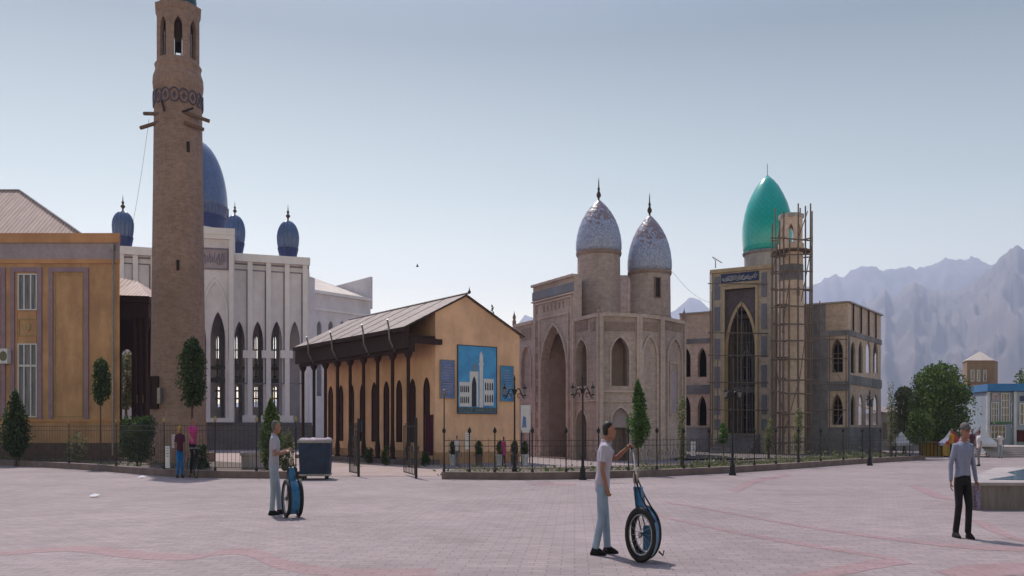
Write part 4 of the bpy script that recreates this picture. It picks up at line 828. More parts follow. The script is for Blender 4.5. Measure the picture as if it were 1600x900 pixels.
for q_ in (up[3], low[3]):
    b = MB(); b.archtrim(WF, q_[0], q_[1], q_[2], q_[3] - .05, q_[4] - .06, -.08, -.35, -.28)
    um = (q_[0] + q_[1]) / 2
    b.box(WF, um - .03, um + .03, -.35, -.29, q_[2], q_[4]); [b.box(WF, q_[0], q_[1], -.35, -.29, q_[2] + k * .62, q_[2] + k * .62 + .05) for k in range(4)]; b.build('window_lattice', M['wood'], t)
# portal
WQ = Wall((X(1114, 61.6), 61.6), (X(1211, 59.4), 59.4)); HQ = WQ.z(419, 1160); uq = WQ.u; zq = lambda py, px=1160: WQ.z(py, px)
b = MB(); big = [(uq(1138), uq(1180), zq(680), zq(545), zq(477))]
b.band(WQ, uq(1132), uq(1186), 1.3, zq(452), big, .35, 24); b.build('arch_wall', M['blue_tile'] if False else mat('dark_blue_brown_tile', (.21, .17, .185), (.13, .11, .14), 8), t)
b = MB(); b.box(WQ, 0, uq(1132), -2.5, .3, 0, HQ); b.box(WQ, uq(1186), WQ.L, -2.5, .3, 0, HQ); b.box(WQ, uq(1132), uq(1186), -2.5, .3, zq(450), HQ); b.parts('portal_piers', M['portal_brick'], t)
b = MB(); b.frame(WQ, uq(1131.5), uq(1186.5), 1.2, zq(448), .16, .303, .42); b.box(WQ, -.05, WQ.L + .05, .3, .5, HQ - .25, HQ); b.box(WQ, 0, .1, .303, .4, 1.3, HQ - .25); b.box(WQ, WQ.L - .1, WQ.L, .303, .4, 1.3, HQ - .25)
b.box(WQ, uq(1126), uq(1192), .303, .4, zq(445), zq(443)); b.archtrim(WQ, *big[0], .2, .003, .12); b.build('portal_frame', M['tile_gold'], t)
b = MB()
for a, c in ((1119, 1127), (1192, 1200)):
    for (y0, y1) in ((467, 430), (516, 478), (560, 528), (606, 572), (648, 618), (672, 655)): b.box(WQ, uq(a), uq(c), .303, .36, zq(y0), zq(y1))
b.build('tile_panel', M['blue_tile'], t)
b = MB(); b.box(WQ, uq(1129), uq(1188), .303, .36, zq(441), zq(427)); ip = b.build('inscription_panel', M['navy_tile'], t)
b = MB()
for k in range(24):
    a = uq(1131) + (uq(1185) - uq(1131)) * k / 24; h0, h1 = zq(439 - random.random() * 4), zq(429 + random.random() * 5); b.tube([WQ(a, .37, h0), WQ(a + .05, .37, (h0 + h1) / 2), WQ(a + .13, .37, h1 - .1 * random.random())], .022, 4)
for k in range(5): a = uq(1132) + k * .42; b.tube([WQ(a, .37, zq(437)), WQ(a + .2, .37, zq(439)), WQ(a + .36, .37, zq(436))], .02, 4)
b.build('script_strokes', M['white_trim'], ip)
b = MB(); b.box(WQ, uq(1132), uq(1186), -2.4, -2.2, 1.3, HQ - 1); b.build('iwan_back_wall', M['iwan_shade'], t)
b = MB()
for k in range(1, 9): b.box(WQ, uq(1138) + k * .21, uq(1138) + k * .21 + .03, -.6, -.57, 1.3, zq(560 if k in (1, 8) else 500))
for k in range(8): b.box(WQ, uq(1138), uq(1180), -.56, -.54, 1.6 + k * .85, 1.63 + k * .85)
b.build('glazing_grid', M['concrete'], t)
b = MB(); b.archtrim(WQ, uq(1145), uq(1160), zq(592), zq(562), zq(546), .12, -2.19, -2.1); b.archtrim(WQ, uq(1164), uq(1176), zq(592), zq(562), zq(550), .1, -2.19, -2.1); b.box(WQ, uq(1132), uq(1186), -2.2, -1.7, zq(612), zq(602)); b.build('inner_moulding', M['concrete_lt'], t)
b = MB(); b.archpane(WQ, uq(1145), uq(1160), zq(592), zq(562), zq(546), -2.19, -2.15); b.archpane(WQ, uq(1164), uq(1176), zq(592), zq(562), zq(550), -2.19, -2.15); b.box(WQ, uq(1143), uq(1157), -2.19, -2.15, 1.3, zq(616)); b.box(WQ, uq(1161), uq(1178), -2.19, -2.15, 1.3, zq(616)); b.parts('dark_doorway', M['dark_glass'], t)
b = MB()
for k in range(6): zz = .3 + k * .0; b.box(WQ, uq(1128), uq(1190), .3, .35 + 2.4 - k * .4, k * .22, (k + 1) * .22 - .003)
b.build('stairs', M['concrete'], t)
# green dome
Yd = 66.0; xg = X(1199, Yd); q_ = lambda v: v / FPX * Yd
b = MB(); b.lathe(xg, Yd, [(q_(35), HM - .3), (q_(35), Z(398, Yd)), (q_(35.5), Z(394, Yd))], 48); b.build('dome_drum', M['concrete_lt'], t, True)
zb_, zt_ = Z(396, Yd), Z(275, Yd); H_ = zt_ - zb_; r0 = q_(37)
b = MB(); prof = [(.97, 0), (1.01, .08), (1.035, .2), (1.03, .34), (.95, .5), (.83, .63), (.66, .75), (.47, .86), (.27, .94), (.06, 1.0), (.01, 1.0)]
b.lathe(0, 0, [(r0 * a, H_ * c) for a, c in prof], 72); d_ = b.build('dome', M['green_dome'], None, 'all'); d_.parent = t; d_.location = Vector((xg, Yd, zb_)) - Vector(t.location)
b = MB(); b.lathe(xg, Yd, [(r0 * 1.0, zb_ - .15), (r0 * 1.03, zb_), (r0 * 1.0, zb_ + .05)], 48); b.build('dome_ring', M['concrete'], t, True)
b = MB(); b.lathe(xg, Yd, [(.28, zt_ - .32), (.18, zt_ - .12), (.05, zt_ + .08)], 12); b.tube([(xg, Yd, zt_), (xg, Yd, Z(256, Yd))], .025, 5); b.build('dome_tip', M['tin'], t)
# minaret
YN = 57.2; xn = X(1236, YN); q_ = lambda v: v / FPX * YN; z = lambda py: Z(py, YN)
t2 = thing('new_minaret', 'pale unfinished brick minaret wrapped in scaffolding beside the tiled portal', 'minaret', (xn, YN, 0))
b = MB(); b.lathe(xn, YN, [(q_(23), 0), (q_(21.5), z(650)), (q_(19), z(470)), (q_(18), z(396)), (q_(19.5), z(386)), (q_(19.5), z(382))], 40); b.build('shaft', M['pale_brick'], t2, True)
b = MB(); b.lathe(xn, YN, [(q_(18.8), z(440)), (q_(18.6), z(415))], 40, cap=False); b.build('tile_band', M['concrete'], t2, True)
for k in range(8):
    a0 = 2 * math.pi * k / 8 - math.pi / 2 - .39 - .30; a1 = a0 + math.pi / 4; rr = q_(18.5)
    W8 = Wall((xn + rr * math.cos(a0), YN + rr * math.sin(a0)), (xn + rr * math.cos(a1), YN + rr * math.sin(a1))); b = MB(); b.band(W8, 0, W8.L, z(386), z(339), [(W8.L * .28, W8.L * .72, z(383), z(362), z(353))], .15); b.build('gallery_wall', M['pale_brick'], t2)
b = MB(); b.lathe(xn, YN, [(q_(19.5), z(342)), (q_(19.5), z(336)), (q_(18), z(336))], 8, a0=R(22.5)); b.build('gallery_top', M['concrete_lt'], t2)
b = MB(); Ws = Wall((X(1239.5, YN), YN - .77), (X(1243, YN), YN - .75)); b.box(Ws, 0, Ws.L, -.1, .03, z(465), z(451)); b.build('slit_window', M['dark_glass'], t2)
# scaffolding
t3 = thing('scaffolding', 'rough wooden pole scaffolding standing around the unfinished minaret', 'scaffolding', (xn, YN - 1.5, 0))
polepx = [(1206, -.9, 350), (1212, 1.2, 325), (1219, -1.25, 345), (1224, -1.35, 330), (1247, -1.4, 318), (1250, 1.2, 325), (1258, -1.1, 322), (1266, -.6, 318), (1268, .8, 330), (1233, -1.5, 372)]
for k, (px, dy, yt) in enumerate(polepx):
    b = MB(); Y_ = YN + dy; b.tube([(X(px + random.uniform(-1, 1), Y_), Y_, 0), (X(px + random.uniform(-1, 1), Y_), Y_, Z(530, Y_)), (X(px + random.uniform(-1, 1), Y_), Y_, Z(yt, Y_))], [.075, .06, .045], 6); b.build('pole', M['wood'], t3)
for k, py in enumerate(range(372, 700, 27)):
    py += random.uniform(-4, 4)
    for (a, c, dy) in ((1204, 1228, -1.2), (1218, 1270, -1.4), (1246, 1270, .9), (1204, 1216, .4)):
        b = MB(); Y_ = YN + dy; b.tube([(X(a, Y_), Y_, Z(py + random.uniform(-3, 3), Y_)), (X(c, Y_), Y_, Z(py + random.uniform(-3, 3), Y_))], .048, 5); b.build('ledger', M['wood'], t3)
    if k % 3 == 1:
        b = MB(); Y_ = YN; b.box(Wall((X(1206, Y_), Y_ - 1.3), (X(1222, Y_), Y_ - 1.3)), 0, .65, -.9, 0, Z(py, Y_), Z(py, Y_) + .04); b.build('plank_platform', M['log'], t3)
for (a, ya_, c, yc, dy) in ((1219, 700, 1247, 600, -1.42), (1247, 610, 1262, 500, -1.42), (1206, 520, 1222, 640, -1.3), (1252, 470, 1268, 385, -1.1), (1206, 440, 1219, 352, -1.1), (1248, 370, 1262, 330, -1.1), (1222, 520, 1236, 420, -1.45)):
    b = MB(); Y_ = YN + dy; b.tube([(X(a, Y_), Y_, Z(ya_, Y_)), (X(c, Y_), Y_, Z(yc, Y_))], .03, 5); b.build('brace', M['wood'], t3)
b = MB(); b.lathe(xn, YN, [(q_(22), z(396)), (q_(31), z(395)), (q_(31), z(393)), (q_(22), z(392))], 12); b.build('plank_platform', M['log'], t3)
# portal + corner scaffolds
t4 = thing('scaffolding', 'light pole scaffolding in front of the tiled madrasa portal', 'scaffolding', (X(1160, 60), 59.6, 0))
for px, yt in ((1110, 425), (1113, 455), (1121, 560), (1146, 560), (1153, 480), (1159, 470), (1167, 540), (1184, 560), (1204, 420)):
    b = MB(); Y_ = 59.4; b.tube([(X(px, Y_), Y_, 0), (X(px + random.uniform(-.8, .8), Y_), Y_, Z(yt, Y_))], .036, 5); b.build('pole', M['wood'], t4)
for py in (443, 520, 555, 597, 640):
    b = MB(); Y_ = 59.36; b.tube([(X(1106, Y_), Y_, Z(py, Y_)), (X(1206, Y_), Y_, Z(py + 1, Y_))], .036, 5); b.build('ledger', M['wood'], t4)
b = MB(); b.tube([(X(1118, 60.5), 60.5, HQ), (X(1118, 60.5), 60.5, HQ + .5), (X(1113, 60.5), 60.5, HQ + .75), (X(1128, 60.5), 60.5, HQ + .35)], .03, 5); b.build('bracket', M['wood'], t4)
t5 = thing('scaffolding', 'thin pole scaffolding against the right front corner of the madrasa', 'scaffolding', (X(1295, 58), 57.2, 0))
for px, yt in ((1262, 480), (1281, 470), (1296, 520), (1322, 520)):
    b = MB(); Y_ = 57.3; b.tube([(X(px, Y_), Y_, 0), (X(px, Y_), Y_, Z(yt, Y_))], .036, 5); b.build('pole', M['wood'], t5)
for py in (530, 560, 600, 640):
    b = MB(); Y_ = 57.25; b.tube([(X(1256, Y_), Y_, Z(py, Y_)), (X(1324, Y_), Y_, Z(py, Y_))], .034, 5); b.build('ledger', M['wood'], t5)
b = MB(); b.tube([(X(1320, 57.2), 57.2, Z(600, 57)), (X(1290, 57.2), 57.2, Z(560, 57))], .025, 5); b.build('brace', M['tin'], t5); b = MB(); b.tube([(X(1290, 57.2), 57.2, Z(690, 57)), (X(1320, 57.2), 57.2, Z(640, 57))], .025, 5); b.build('brace', M['tin'], t5)
g = MB(); g.add([(X(1055, 47), 47, .09), (X(1385, 50), 50, .09), (X(1385, 63), 63, .09), (X(1055, 63), 63, .09)], [(0, 1, 2, 3)]); struct('building_site_ground', g, M['rubble'])

# ------------------------------------------------------------------ vegetation
def leaves(mb, pts, size, seed=0, flat=.5):
    rnd = random.Random(seed)
    for (x_, y_, z_) in pts:
        s_ = size * rnd.uniform(.6, 1.3); a = Vector((rnd.gauss(0, 1), rnd.gauss(0, 1), rnd.gauss(0, 1) * flat)).normalized(); c = a.orthogonal().normalized()
        c = (Matrix.Rotation(rnd.uniform(0, 6.28), 3, a) @ c); e = a.cross(c); p = Vector((x_, y_, z_))
        mb.add([p - c * s_ * .5, p + e * s_ * .3, p + c * s_ * .6, p - e * s_ * .3], [(0, 1, 2, 3)])
def crown_pts(c, rx, rz, n, shape='egg', seed=1, clumps=26, ry=None, spread=.33):
    rnd = random.Random(seed); out = []; cl = []; ry = ry or rx
    def rad(h):                                            # h 0..1 bottom to top
        if shape == 'egg': return math.sqrt(max(0, 1 - (2 * h - 1) ** 2)) ** .8 * (1.08 - .25 * h)
        if shape == 'drop': return min(1, (h / .28) ** .6) * (1 - max(0, h - .28) / .72) ** .75 if h > 0 else 0
        if shape == 'cone': return (1 - h) ** .8 * min(1, .55 + h * 4) 
        if shape == 'box': return 1 if .04 < h < .97 else .8
        return math.sqrt(max(0, 1 - (2 * h - 1) ** 2))
    for _ in range(clumps):
        h = rnd.uniform(.04, .97); a = rnd.uniform(0, 6.283); r_ = rad(h) * rnd.uniform(.35, .86); cl.append((r_ * math.cos(a), r_ * math.sin(a), h, rnd.uniform(.7, 1.3)))
    while len(out) < n:
        k = rnd.choice(cl); s_ = spread * k[3]; x_, y_, h = k[0] + rnd.gauss(0, s_ * .6), k[1] + rnd.gauss(0, s_ * .6), k[2] + rnd.gauss(0, s_ * .35)
        if h < 0 or h > 1.03: continue
        if math.hypot(x_, y_) > rad(min(h, .999)) * (1.1 + .42 * mn.noise(Vector((x_ * 1.9 + seed, y_ * 1.9, h * 4.2)))) + .03: continue
        if mn.noise(Vector((x_ * 3.1, y_ * 3.1 + seed, h * 7))) > .34: continue
        out.append((c[0] + x_ * rx, c[1] + y_ * ry, c[2] - rz + 2 * rz * h))
    return out
def tree(name, label, px, Y_, ybase, ytop, ycb, wpx, shape, m_, n, leaf, seed, tr=.05, cat='tree', group=None, zb=0.05, clumps=26, limbs=5, dx=0):
    x_ = X(px, Y_); z1, z0 = Z(ytop, Y_), Z(ycb, Y_); r_ = wpx / 2 / FPX * Y_
    t = thing(name, label, cat, (x_, Y_, zb), group); rnd = random.Random(seed)
    b = MB(); leaves(b, crown_pts((x_, Y_, (z0 + z1) / 2), r_, (z1 - z0) / 2, n, shape, seed, clumps), leaf, seed); b.build('crown', M[m_], t)
    b = MB(); zc = z0 + (z1 - z0) * .7; xb = X(px + dx, Y_)
    b.tube([(xb, Y_, zb - .05), (x_ + (xb - x_) * .4 + tr * .4, Y_, (zb + z0) / 2), (x_, Y_, z0), (x_ + tr * .5, Y_, zc)], [tr * 1.25, tr, tr * .85, tr * .25], 8)
    for k in range(limbs):
        a = rnd.uniform(0, 6.28); hz = z0 + (zc - z0) * rnd.uniform(0, .7); e = r_ * rnd.uniform(.5, .85)
        b.tube([(x_, Y_, hz), (x_ + e * .5 * math.cos(a), Y_ + e * .5 * math.sin(a), hz + e * .45), (x_ + e * math.cos(a), Y_ + e * math.sin(a), hz + e * 1.0)], [tr * .5, tr * .33, tr * .12], 5)
    b.build('trunk', M['bark'], t, True); return t
tree('young_tree', 'small round young tree on a thin trunk in front of the blank orange panel', 157, 37, 728, 560, 634, 29, 'egg', 'leaf_dk', 2600, .11, 3, .03, zb=.05)
tree('young_tree', 'dense egg shaped young tree in front of the brick minaret', 300, 32.5, 740, 529, 636, 45, 'egg', 'leaf_dk', 5200, .10, 4, .045, clumps=44)
tree('young_tree', 'bright green tapering young tree in front of the brick mausoleum', 997, 31.8, 742, 593, 701, 38, 'drop', 'leaf_con', 5200, .085, 5, .035, clumps=50)
tree('young_tree', 'tiny bright sapling in front of the madrasa portal steps', 1130, 37, 735, 661, 694, 15, 'egg', 'leaf_con', 900, .09, 6, .02)
tree('conifer_shrub', 'tall cone shaped dark shrub at the far left kerb', 24, 39.5, 715, 608, 716, 46, 'drop', 'leaf_dk', 5000, .12, 7, .06, cat='shrub', clumps=50)
tree('conifer_shrub', 'tall bright topped shrub behind the man at the blue bin cart', 424, 33, 735, 620, 738, 44, 'drop', 'leaf', 5200, .10, 8, .05, cat='shrub', clumps=50)
tree('flowering_bush', 'shorter yellow green bush beside the tall shrub near the blue bin cart', 447, 33.5, 735, 668, 736, 24, 'egg', 'leaf_lt', 1400, .09, 9, .03, cat='shrub')
tree('hedge_bush', 'broad clipped dark green bush between the orange building and the minaret', 214, 36.5, 722, 652, 722, 52, 'box', 'leaf_dk', 5600, .10, 10, .05, cat='shrub', clumps=60)
tree('rose_bush', 'sparse low bush beside the fence post at the foot of the minaret', 316, 34, 735, 695, 733, 30, 'egg', 'leaf_dk', 900, .1, 11, .02, cat='shrub')
tree('rose_bush', 'thin straggling rose bush in front of the left orange building', 120, 38.5, 725, 672, 722, 34, 'egg', 'leaf_lt', 420, .1, 12, .02, cat='shrub')
tree('large_tree', 'big dark leafy tree left of the tan tower building', 1472, 56, 712, 567, 704, 92, 'egg', 'leaf', 15000, .16, 13, .16, clumps=90, limbs=8)
tree('large_tree', 'darker tree crown behind the left side of the big leafy tree', 1452, 62, 712, 574, 690, 62, 'egg', 'leaf_dk', 6000, .18, 14, .14, clumps=50)
tree('pale_tree', 'pale grey green tree between the low house and the big leafy tree', 1412, 60, 710, 604, 694, 44, 'egg', 'leaf_lt', 4200, .15, 15, .09, clumps=36)
tree('street_tree', 'bushy green young tree at the far end of the fence', 1437, 50, 716, 640, 695, 42, 'egg', 'leaf', 3000, .13, 16, .06, clumps=30)
tree('cypress', 'dark cypress top rising behind the gable of the orange hall', 769, 60, 708, 474, 640, 17, 'drop', 'leaf_dk', 1800, .16, 17, .08)
tree('cypress', 'shorter cypress top behind the ridge of the orange hall', 755, 61, 708, 470, 640, 9, 'drop', 'leaf_dk', 900, .16, 18, .06)
tree('far_tree', 'tree top peeking over the blue fascia at the right edge', 1598, 80, 700, 578, 690, 40, 'egg', 'leaf', 3200, .22, 19, .15)
tree('far_tree', 'grey green tree seen through the wooden porch', 197, 60, 706, 548, 640, 34, 'egg', 'leaf_lt', 2200, .2, 20, .1)
tree('far_tree', 'low tree beside the right wall of the tan tower building', 1566, 86, 700, 606, 690, 24, 'egg', 'leaf_dk', 1600, .2, 24, .1)
for px, Y_, yb, yt, lb in ((1065, 33, 744, 622, 'vine covered stake tree beside the mausoleum corner'), (1201, 38.5, 731, 655, 'young tree with green shoots left of the scaffolded minaret'), (1247, 38.6, 731, 640, 'pale stake tree in front of the scaffolded minaret'), (1392, 45.5, 721, 600, 'thin leafy stake tree between the madrasa and the low house')):
    tree('stake_tree', lb, px, Y_, yb, yt, yb - 22, 13, 'box', 'leaf_lt', 700, .08, int(px), .06, limbs=3)
for i, (px, w_, lb) in enumerate(((708, 12, 'leftmost clipped ball bush by the hall gable, behind the first fence post'), (748, 14, 'clipped ball bush under the middle of the large poster'), (781, 13, 'clipped ball bush beside the person in pink'), (804, 13, 'clipped ball bush behind the first black street lamp'), (820, 13, 'clipped ball bush in front of the notice board'))):
    tree('potted_bush', lb, px, 40.5, 727, 689, 712, w_, 'egg', 'leaf_dk', 1100, .07, 30 + i, .04, cat='shrub', zb=.0, group='clipped bushes along the hall gable')
    r_ = [o for o in C.objects if o.name.startswith('potted_bush') and o.type == 'EMPTY'][-1]
    b = MB(); b.lathe(X(px, 40.5), 40.5, [(.13, .0), (.17, .42), (.19, .44), (.19, .5), (.15, .5)], 14); b.build('pot', M['white_trim'] if i % 2 == 0 else M['kerb'], r_, True)
# low planting: nobody could count it
rnd = random.Random(5); b = MB(); ptsl = []
for p in LR[int(len(LR) * .42):int(len(LR) * .93)]:
    for k in range(150):
        h = abs(rnd.gauss(0, .2)) * (1 + .9 * mn.noise(Vector((p.x * .6, p.y * .3, 0)))); ptsl.append((p.x + rnd.uniform(-.7, .7), p.y + .9 + rnd.uniform(0, 1.6), .06 + min(h, .8)))
leaves(b, ptsl, .11, 5); tag(b.build('ground_cover', M['leaf_lt']), 'low leafy ground cover behind the right kerb', 'ground cover', kind='stuff')
b = MB(); ptsl = []
for L_, n_ in ((LR[:int(len(LR) * .42)], 16), (LL[:int(nL * .62)], 18)):
    for p in L_:
        for k in range(n_): ptsl.append((p.x + rnd.uniform(-.5, .5), p.y + .8 + rnd.uniform(0, 1.8), .06 + abs(rnd.gauss(0, .16))))
leaves(b, ptsl, .12, 6); tag(b.build('weeds', M['leaf']), 'scattered weeds in the garden beds', 'weeds', kind='stuff')

# ------------------------------------------------------------------ fences
def along(line, px):                                       # point of a kerb line seen at column px
    best = None
    for a, c in zip(line, line[1:]):
        pa, pc = 800 + a.x / a.y * FPX, 800 + c.x / c.y * FPX
        if pa <= px <= pc: s_ = (px - pa) / (pc - pa); best = a + (c - a) * s_; break
    if best is None: best = line[0] if px < 500 else line[-1]
    return Vector((best.x, best.y + .2))
def fence(name, label, line, pxs, hp, hr, cap, nb, orn=False):
    P_ = [along(line, p) for p in pxs]; mid = P_[len(P_) // 2]; t = thing(name, label, 'fence', (mid.x, mid.y, .24))
    for p in P_:
        b = MB(); b.lathe(p.x, p.y, [(.05, .24), (.045, .34), (.02, .36), (.02, hp - .12)], 8); po = b.build('post', M['black_metal'], t)
        b = MB(); b.lathe(p.x, p.y, [(.03, hp - .12), (.055, hp - .08), (.06, hp - .02), (.03, hp + .03), (.01, hp + .08)], 8); b.build('post_cap', M[cap], po, True)
    for a, c in zip(P_, P_[1:]):
        b = MB(); W_ = Wall(a, c); 
        for zz in (.34, hr - .18, hr): b.box(W_, 0, W_.L, -.008, .008, zz, zz + .018)
        n_ = max(2, int(W_.L / nb))
        for k in range(1, n_): uu = W_.L * k / n_; b.box(W_, uu - .0045, uu + .0045, -.004, .004, .34, hr + .08)
        if orn:
            for k in range(1, n_, 2):
                uu = W_.L * k / n_; zz = .82
                b.tube([W_(uu - .07, 0, zz - .1), W_(uu - .09, .02, zz), W_(uu, .03, zz + .12), W_(uu + .09, .02, zz), W_(uu + .07, 0, zz - .1)], .009, 4)
        b.build('bar_panel', M['fence_bar'], t)
    return t
fence('garden_fence', 'tall black bar fence with gold topped posts on the left kerb', LL, [-120, -50, 26, 104, 178, 253, 333, 398, 460], 2.0, 1.75, 'gold', .14)
fence('garden_fence', 'lower black ornamental fence on the right kerb from the gate to the plaza end', LR, [693, 733, 773, 832, 885, 936, 983, 1028, 1070, 1110, 1147, 1181, 1215, 1250, 1285, 1320, 1350, 1378, 1402, 1424, 1444], 1.62, 1.25, 'black_metal', .17, True)
for (pa, pb_, ya, yb2, lb) in ((546, 560, 742, 745, 'left open leaf of the black bar gate near the blue bin'), (631, 650, 742, 748, 'right open leaf of the black bar gate before the hall')):
    a, c = Vector(G(pa, ya)), Vector(G(pb_, yb2)); W_ = Wall(a, c); t = thing('gate_leaf', lb, 'gate', (c.x, c.y, 0)); b = MB()
    b.frame(W_, 0, W_.L, .1, 1.75, .035, -.015, .015); b.build('gate_frame', M['black_metal'], t); b = MB()
    for k in range(1, 8): uu = W_.L * k / 8; b.box(W_, uu - .012, uu + .012, -.01, .01, .1, 1.85)
    b.build('gate_bars', M['black_metal'], t); b = MB(); b.box(W_, W_.L - .01, W_.L + .06, -.04, .04, 0, 2.0); b.build('hinge_post', M['black_metal'], t)

# ------------------------------------------------------------------ street lamps
def street_lamp():
    t = thing('street_lamp', '', 'lamp', (0, 0, 0), 'black ornamental street lamps along the right kerb')
    b = MB(); b.lathe(0, 0, [(.13, 0), (.13, .06), (.1, .1), (.085, .3), (.1, .34), (.05, .42), (.045, .7), (.065, .74), (.034, .78), (.024, 2.75), (.055, 2.8), (.05, 2.9), (.03, 2.95), (.02, 3.2), (.035, 3.25), (.008, 3.4)], 14); b.build('post', M['black_metal'], t, True)
    for s_ in (-1, 1):
        b = MB(); pts_ = [(s_ * (.03 + .3 * k / 10), 0, 2.8 + .16 * math.sin(k / 10 * 5) ) for k in range(11)]; b.tube(pts_, .02, 6)
        b.tube([(s_ * (.17 + .07 * math.cos(k * .6)), 0, 2.72 + .07 * math.sin(k * .6)) for k in range(9)], .014, 5); arm = b.build('scroll_arm', M['black_metal'], t)
        x_ = s_ * .33; b = MB(); b.lathe(x_, 0, [(.025, 2.74), (.035, 2.77), (.06, 2.93), (.055, 2.94)], 6); ln = b.build('lantern', M['lamp_glass'], arm)
        b = MB(); b.lathe(x_, 0, [(.075, 2.94), (.05, 3.0), (.02, 3.03), (.006, 3.12)], 6); b.lathe(x_, 0, [(.045, 2.7), (.05, 2.75)], 6); b.build('lantern_cap', M['black_metal'], arm)
    return t
lamp = street_lamp()
for i, (px, py, lb) in enumerate(((804, 748, 'black street lamp nearest the orange hall, in front of its right corner'), (910, 749.5, 'black street lamp in front of the mausoleum, left of the man with the cart'), (1143, 742.5, 'black street lamp in front of the madrasa portal'), (1357, 727.5, 'black street lamp in front of the right end of the madrasa'))):
    o = lamp if i == 0 else copy_tree(lamp); x_, y_ = G(px, py); o.location = (x_, y_ - .15, .004); o.rotation_euler[2] = (0, .1, .5, .9)[i]; o['label'] = lb
t = thing('park_lamp', 'slim pole lamp with pale globe at the left gate post of the hall', 'lamp', (X(694, 31.5), 31.5, .05)); b = MB(); b.lathe(X(694, 31.5), 31.5, [(.06, 0), (.04, .3), (.025, .4), (.02, 2.75)], 10); b.build('pole', M['black_metal'], t, True)
b = MB(); b.lathe(X(694, 31.5), 31.5, [(.03, 2.75), (.08, 2.82), (.09, 2.92), (.05, 3.02), (.01, 3.04)], 12); b.build('globe', M['lamp_glass'], t, True)

# signs on sticks
for px, Y_, y0, y1, w_, lb, st in ((262, 30.3, 731, 697, 7, 'lower white notice sheet by the kerb left of the woman in yellow scarf', 0), (272, 31.5, 700, 679, 6.5, 'upper white notice sheet beside the minaret foot', 1), (731, 36, 702, 676, 8, 'small white printed sign on a post under the pale poster', 1), (1083, 37, 712, 690, 7, 'small white sign in the planting left of the portal sapling', 1)):
    t = thing('small_sign', lb, 'sign', (X(px, Y_), Y_, 0.05)); W_ = Wall((X(px - w_ / 2, Y_), Y_), (X(px + w_ / 2, Y_), Y_)); b = MB(); b.box(W_, 0, W_.L, 0, .02, Z(y0, Y_), Z(y1, Y_)); b.build('sheet', pw, t)
    b = MB(); b.tube([W_(W_.L / 2, -.02, .05), W_(W_.L / 2, -.02, Z(y1, Y_))], .015, 5); b.build('stake', M['wood'], t)
    b = MB(); [b.box(W_, W_.L * .2, W_.L * .8, .021, .024, Z(y1, Y_) - .08 - k * .09, Z(y1, Y_) - .06 - k * .09) for k in range(4)]; b.build('print_lines', M['concrete'], t)

# ------------------------------------------------------------------ people
def mod_mesh(mb, voxel, smooth=2, name='tmp'):
    me = bpy.data.meshes.new(name); me.from_pydata(mb.v, [], mb.f); me.update(); o = bpy.data.objects.new(name, me); C.objects.link(o)
    r_ = o.modifiers.new('r', 'REMESH'); r_.mode = 'VOXEL'; r_.voxel_size = voxel; r_.use_smooth_shade = True
    s_ = o.modifiers.new('s', 'SMOOTH'); s_.iterations = smooth; s_.factor = .5
    dg = bpy.context.evaluated_depsgraph_get(); out = bpy.data.meshes.new_from_object(o.evaluated_get(dg)); bpy.data.objects.remove(o); return out
def ell(mb, rings, n=16):                                  # rings: (fwd, side, z, half_fwd, half_side)
    k = len(mb.v)
    for (f, s_, z_, a, c) in rings:
        for i in range(n): th = 2 * math.pi * i / n; mb.v.append((f + a * math.cos(th), s_ + c * math.sin(th), z_))
    for j in range(len(rings) - 1):
        for i in range(n): i2 = (i + 1) % n; mb.f.append((k + j * n + i, k + j * n + i2, k + (j + 1) * n + i2, k + (j + 1) * n + i))
    mb.f.append(tuple(k + i for i in range(n - 1, -1, -1))); mb.f.append(tuple(k + (len(rings) - 1) * n + i for i in range(n)))
def ball(mb, c, r_, n=10):
    rr = r_ if isinstance(r_, tuple) else (r_,) * 3
    ell(mb, [(c[0], c[1], c[2] + rr[2] * math.sin(-math.pi / 2 + math.pi * (j + .5) / 8), rr[0] * math.cos(-math.pi / 2 + math.pi * (j + .5) / 8), rr[1] * math.cos(-math.pi / 2 + math.pi * (j + .5) / 8)) for j in range(8)], n)
def hand(mb, wrist, d, out, curl=.5):
    d = Vector(d).normalized(); out = Vector(out); out = (out - d * out.dot(d)).normalized(); sd = d.cross(out); w_ = Vector(wrist)
    for k in range(4):
        o = sd * ((k - 1.5) * .019); mb.tube([w_ + o * .6, w_ + d * .045 + o, w_ + d * .085 + o], [.015, .015, .012], 7)
        L_ = (.062, .074, .07, .056)[k]; b0 = w_ + d * .083 + o; d1 = (d * math.cos(curl * .6) + out * math.sin(curl * .6)); d2 = (d * math.cos(curl * 1.8) + out * math.sin(curl * 1.8))
        mb.tube([b0, b0 + d1 * L_ * .5, b0 + d1 * L_ * .5 + d2 * L_ * .55], [.0105, .0095, .008], 7)
    tb = w_ + d * .025 - sd * .03; mb.tube([w_ + d * .01, tb, tb + (d * .7 - sd * .5 + out * .4) * .035, tb + (d * .9 - sd * .3 + out * .7) * .06], [.014, .013, .011, .009], 7)
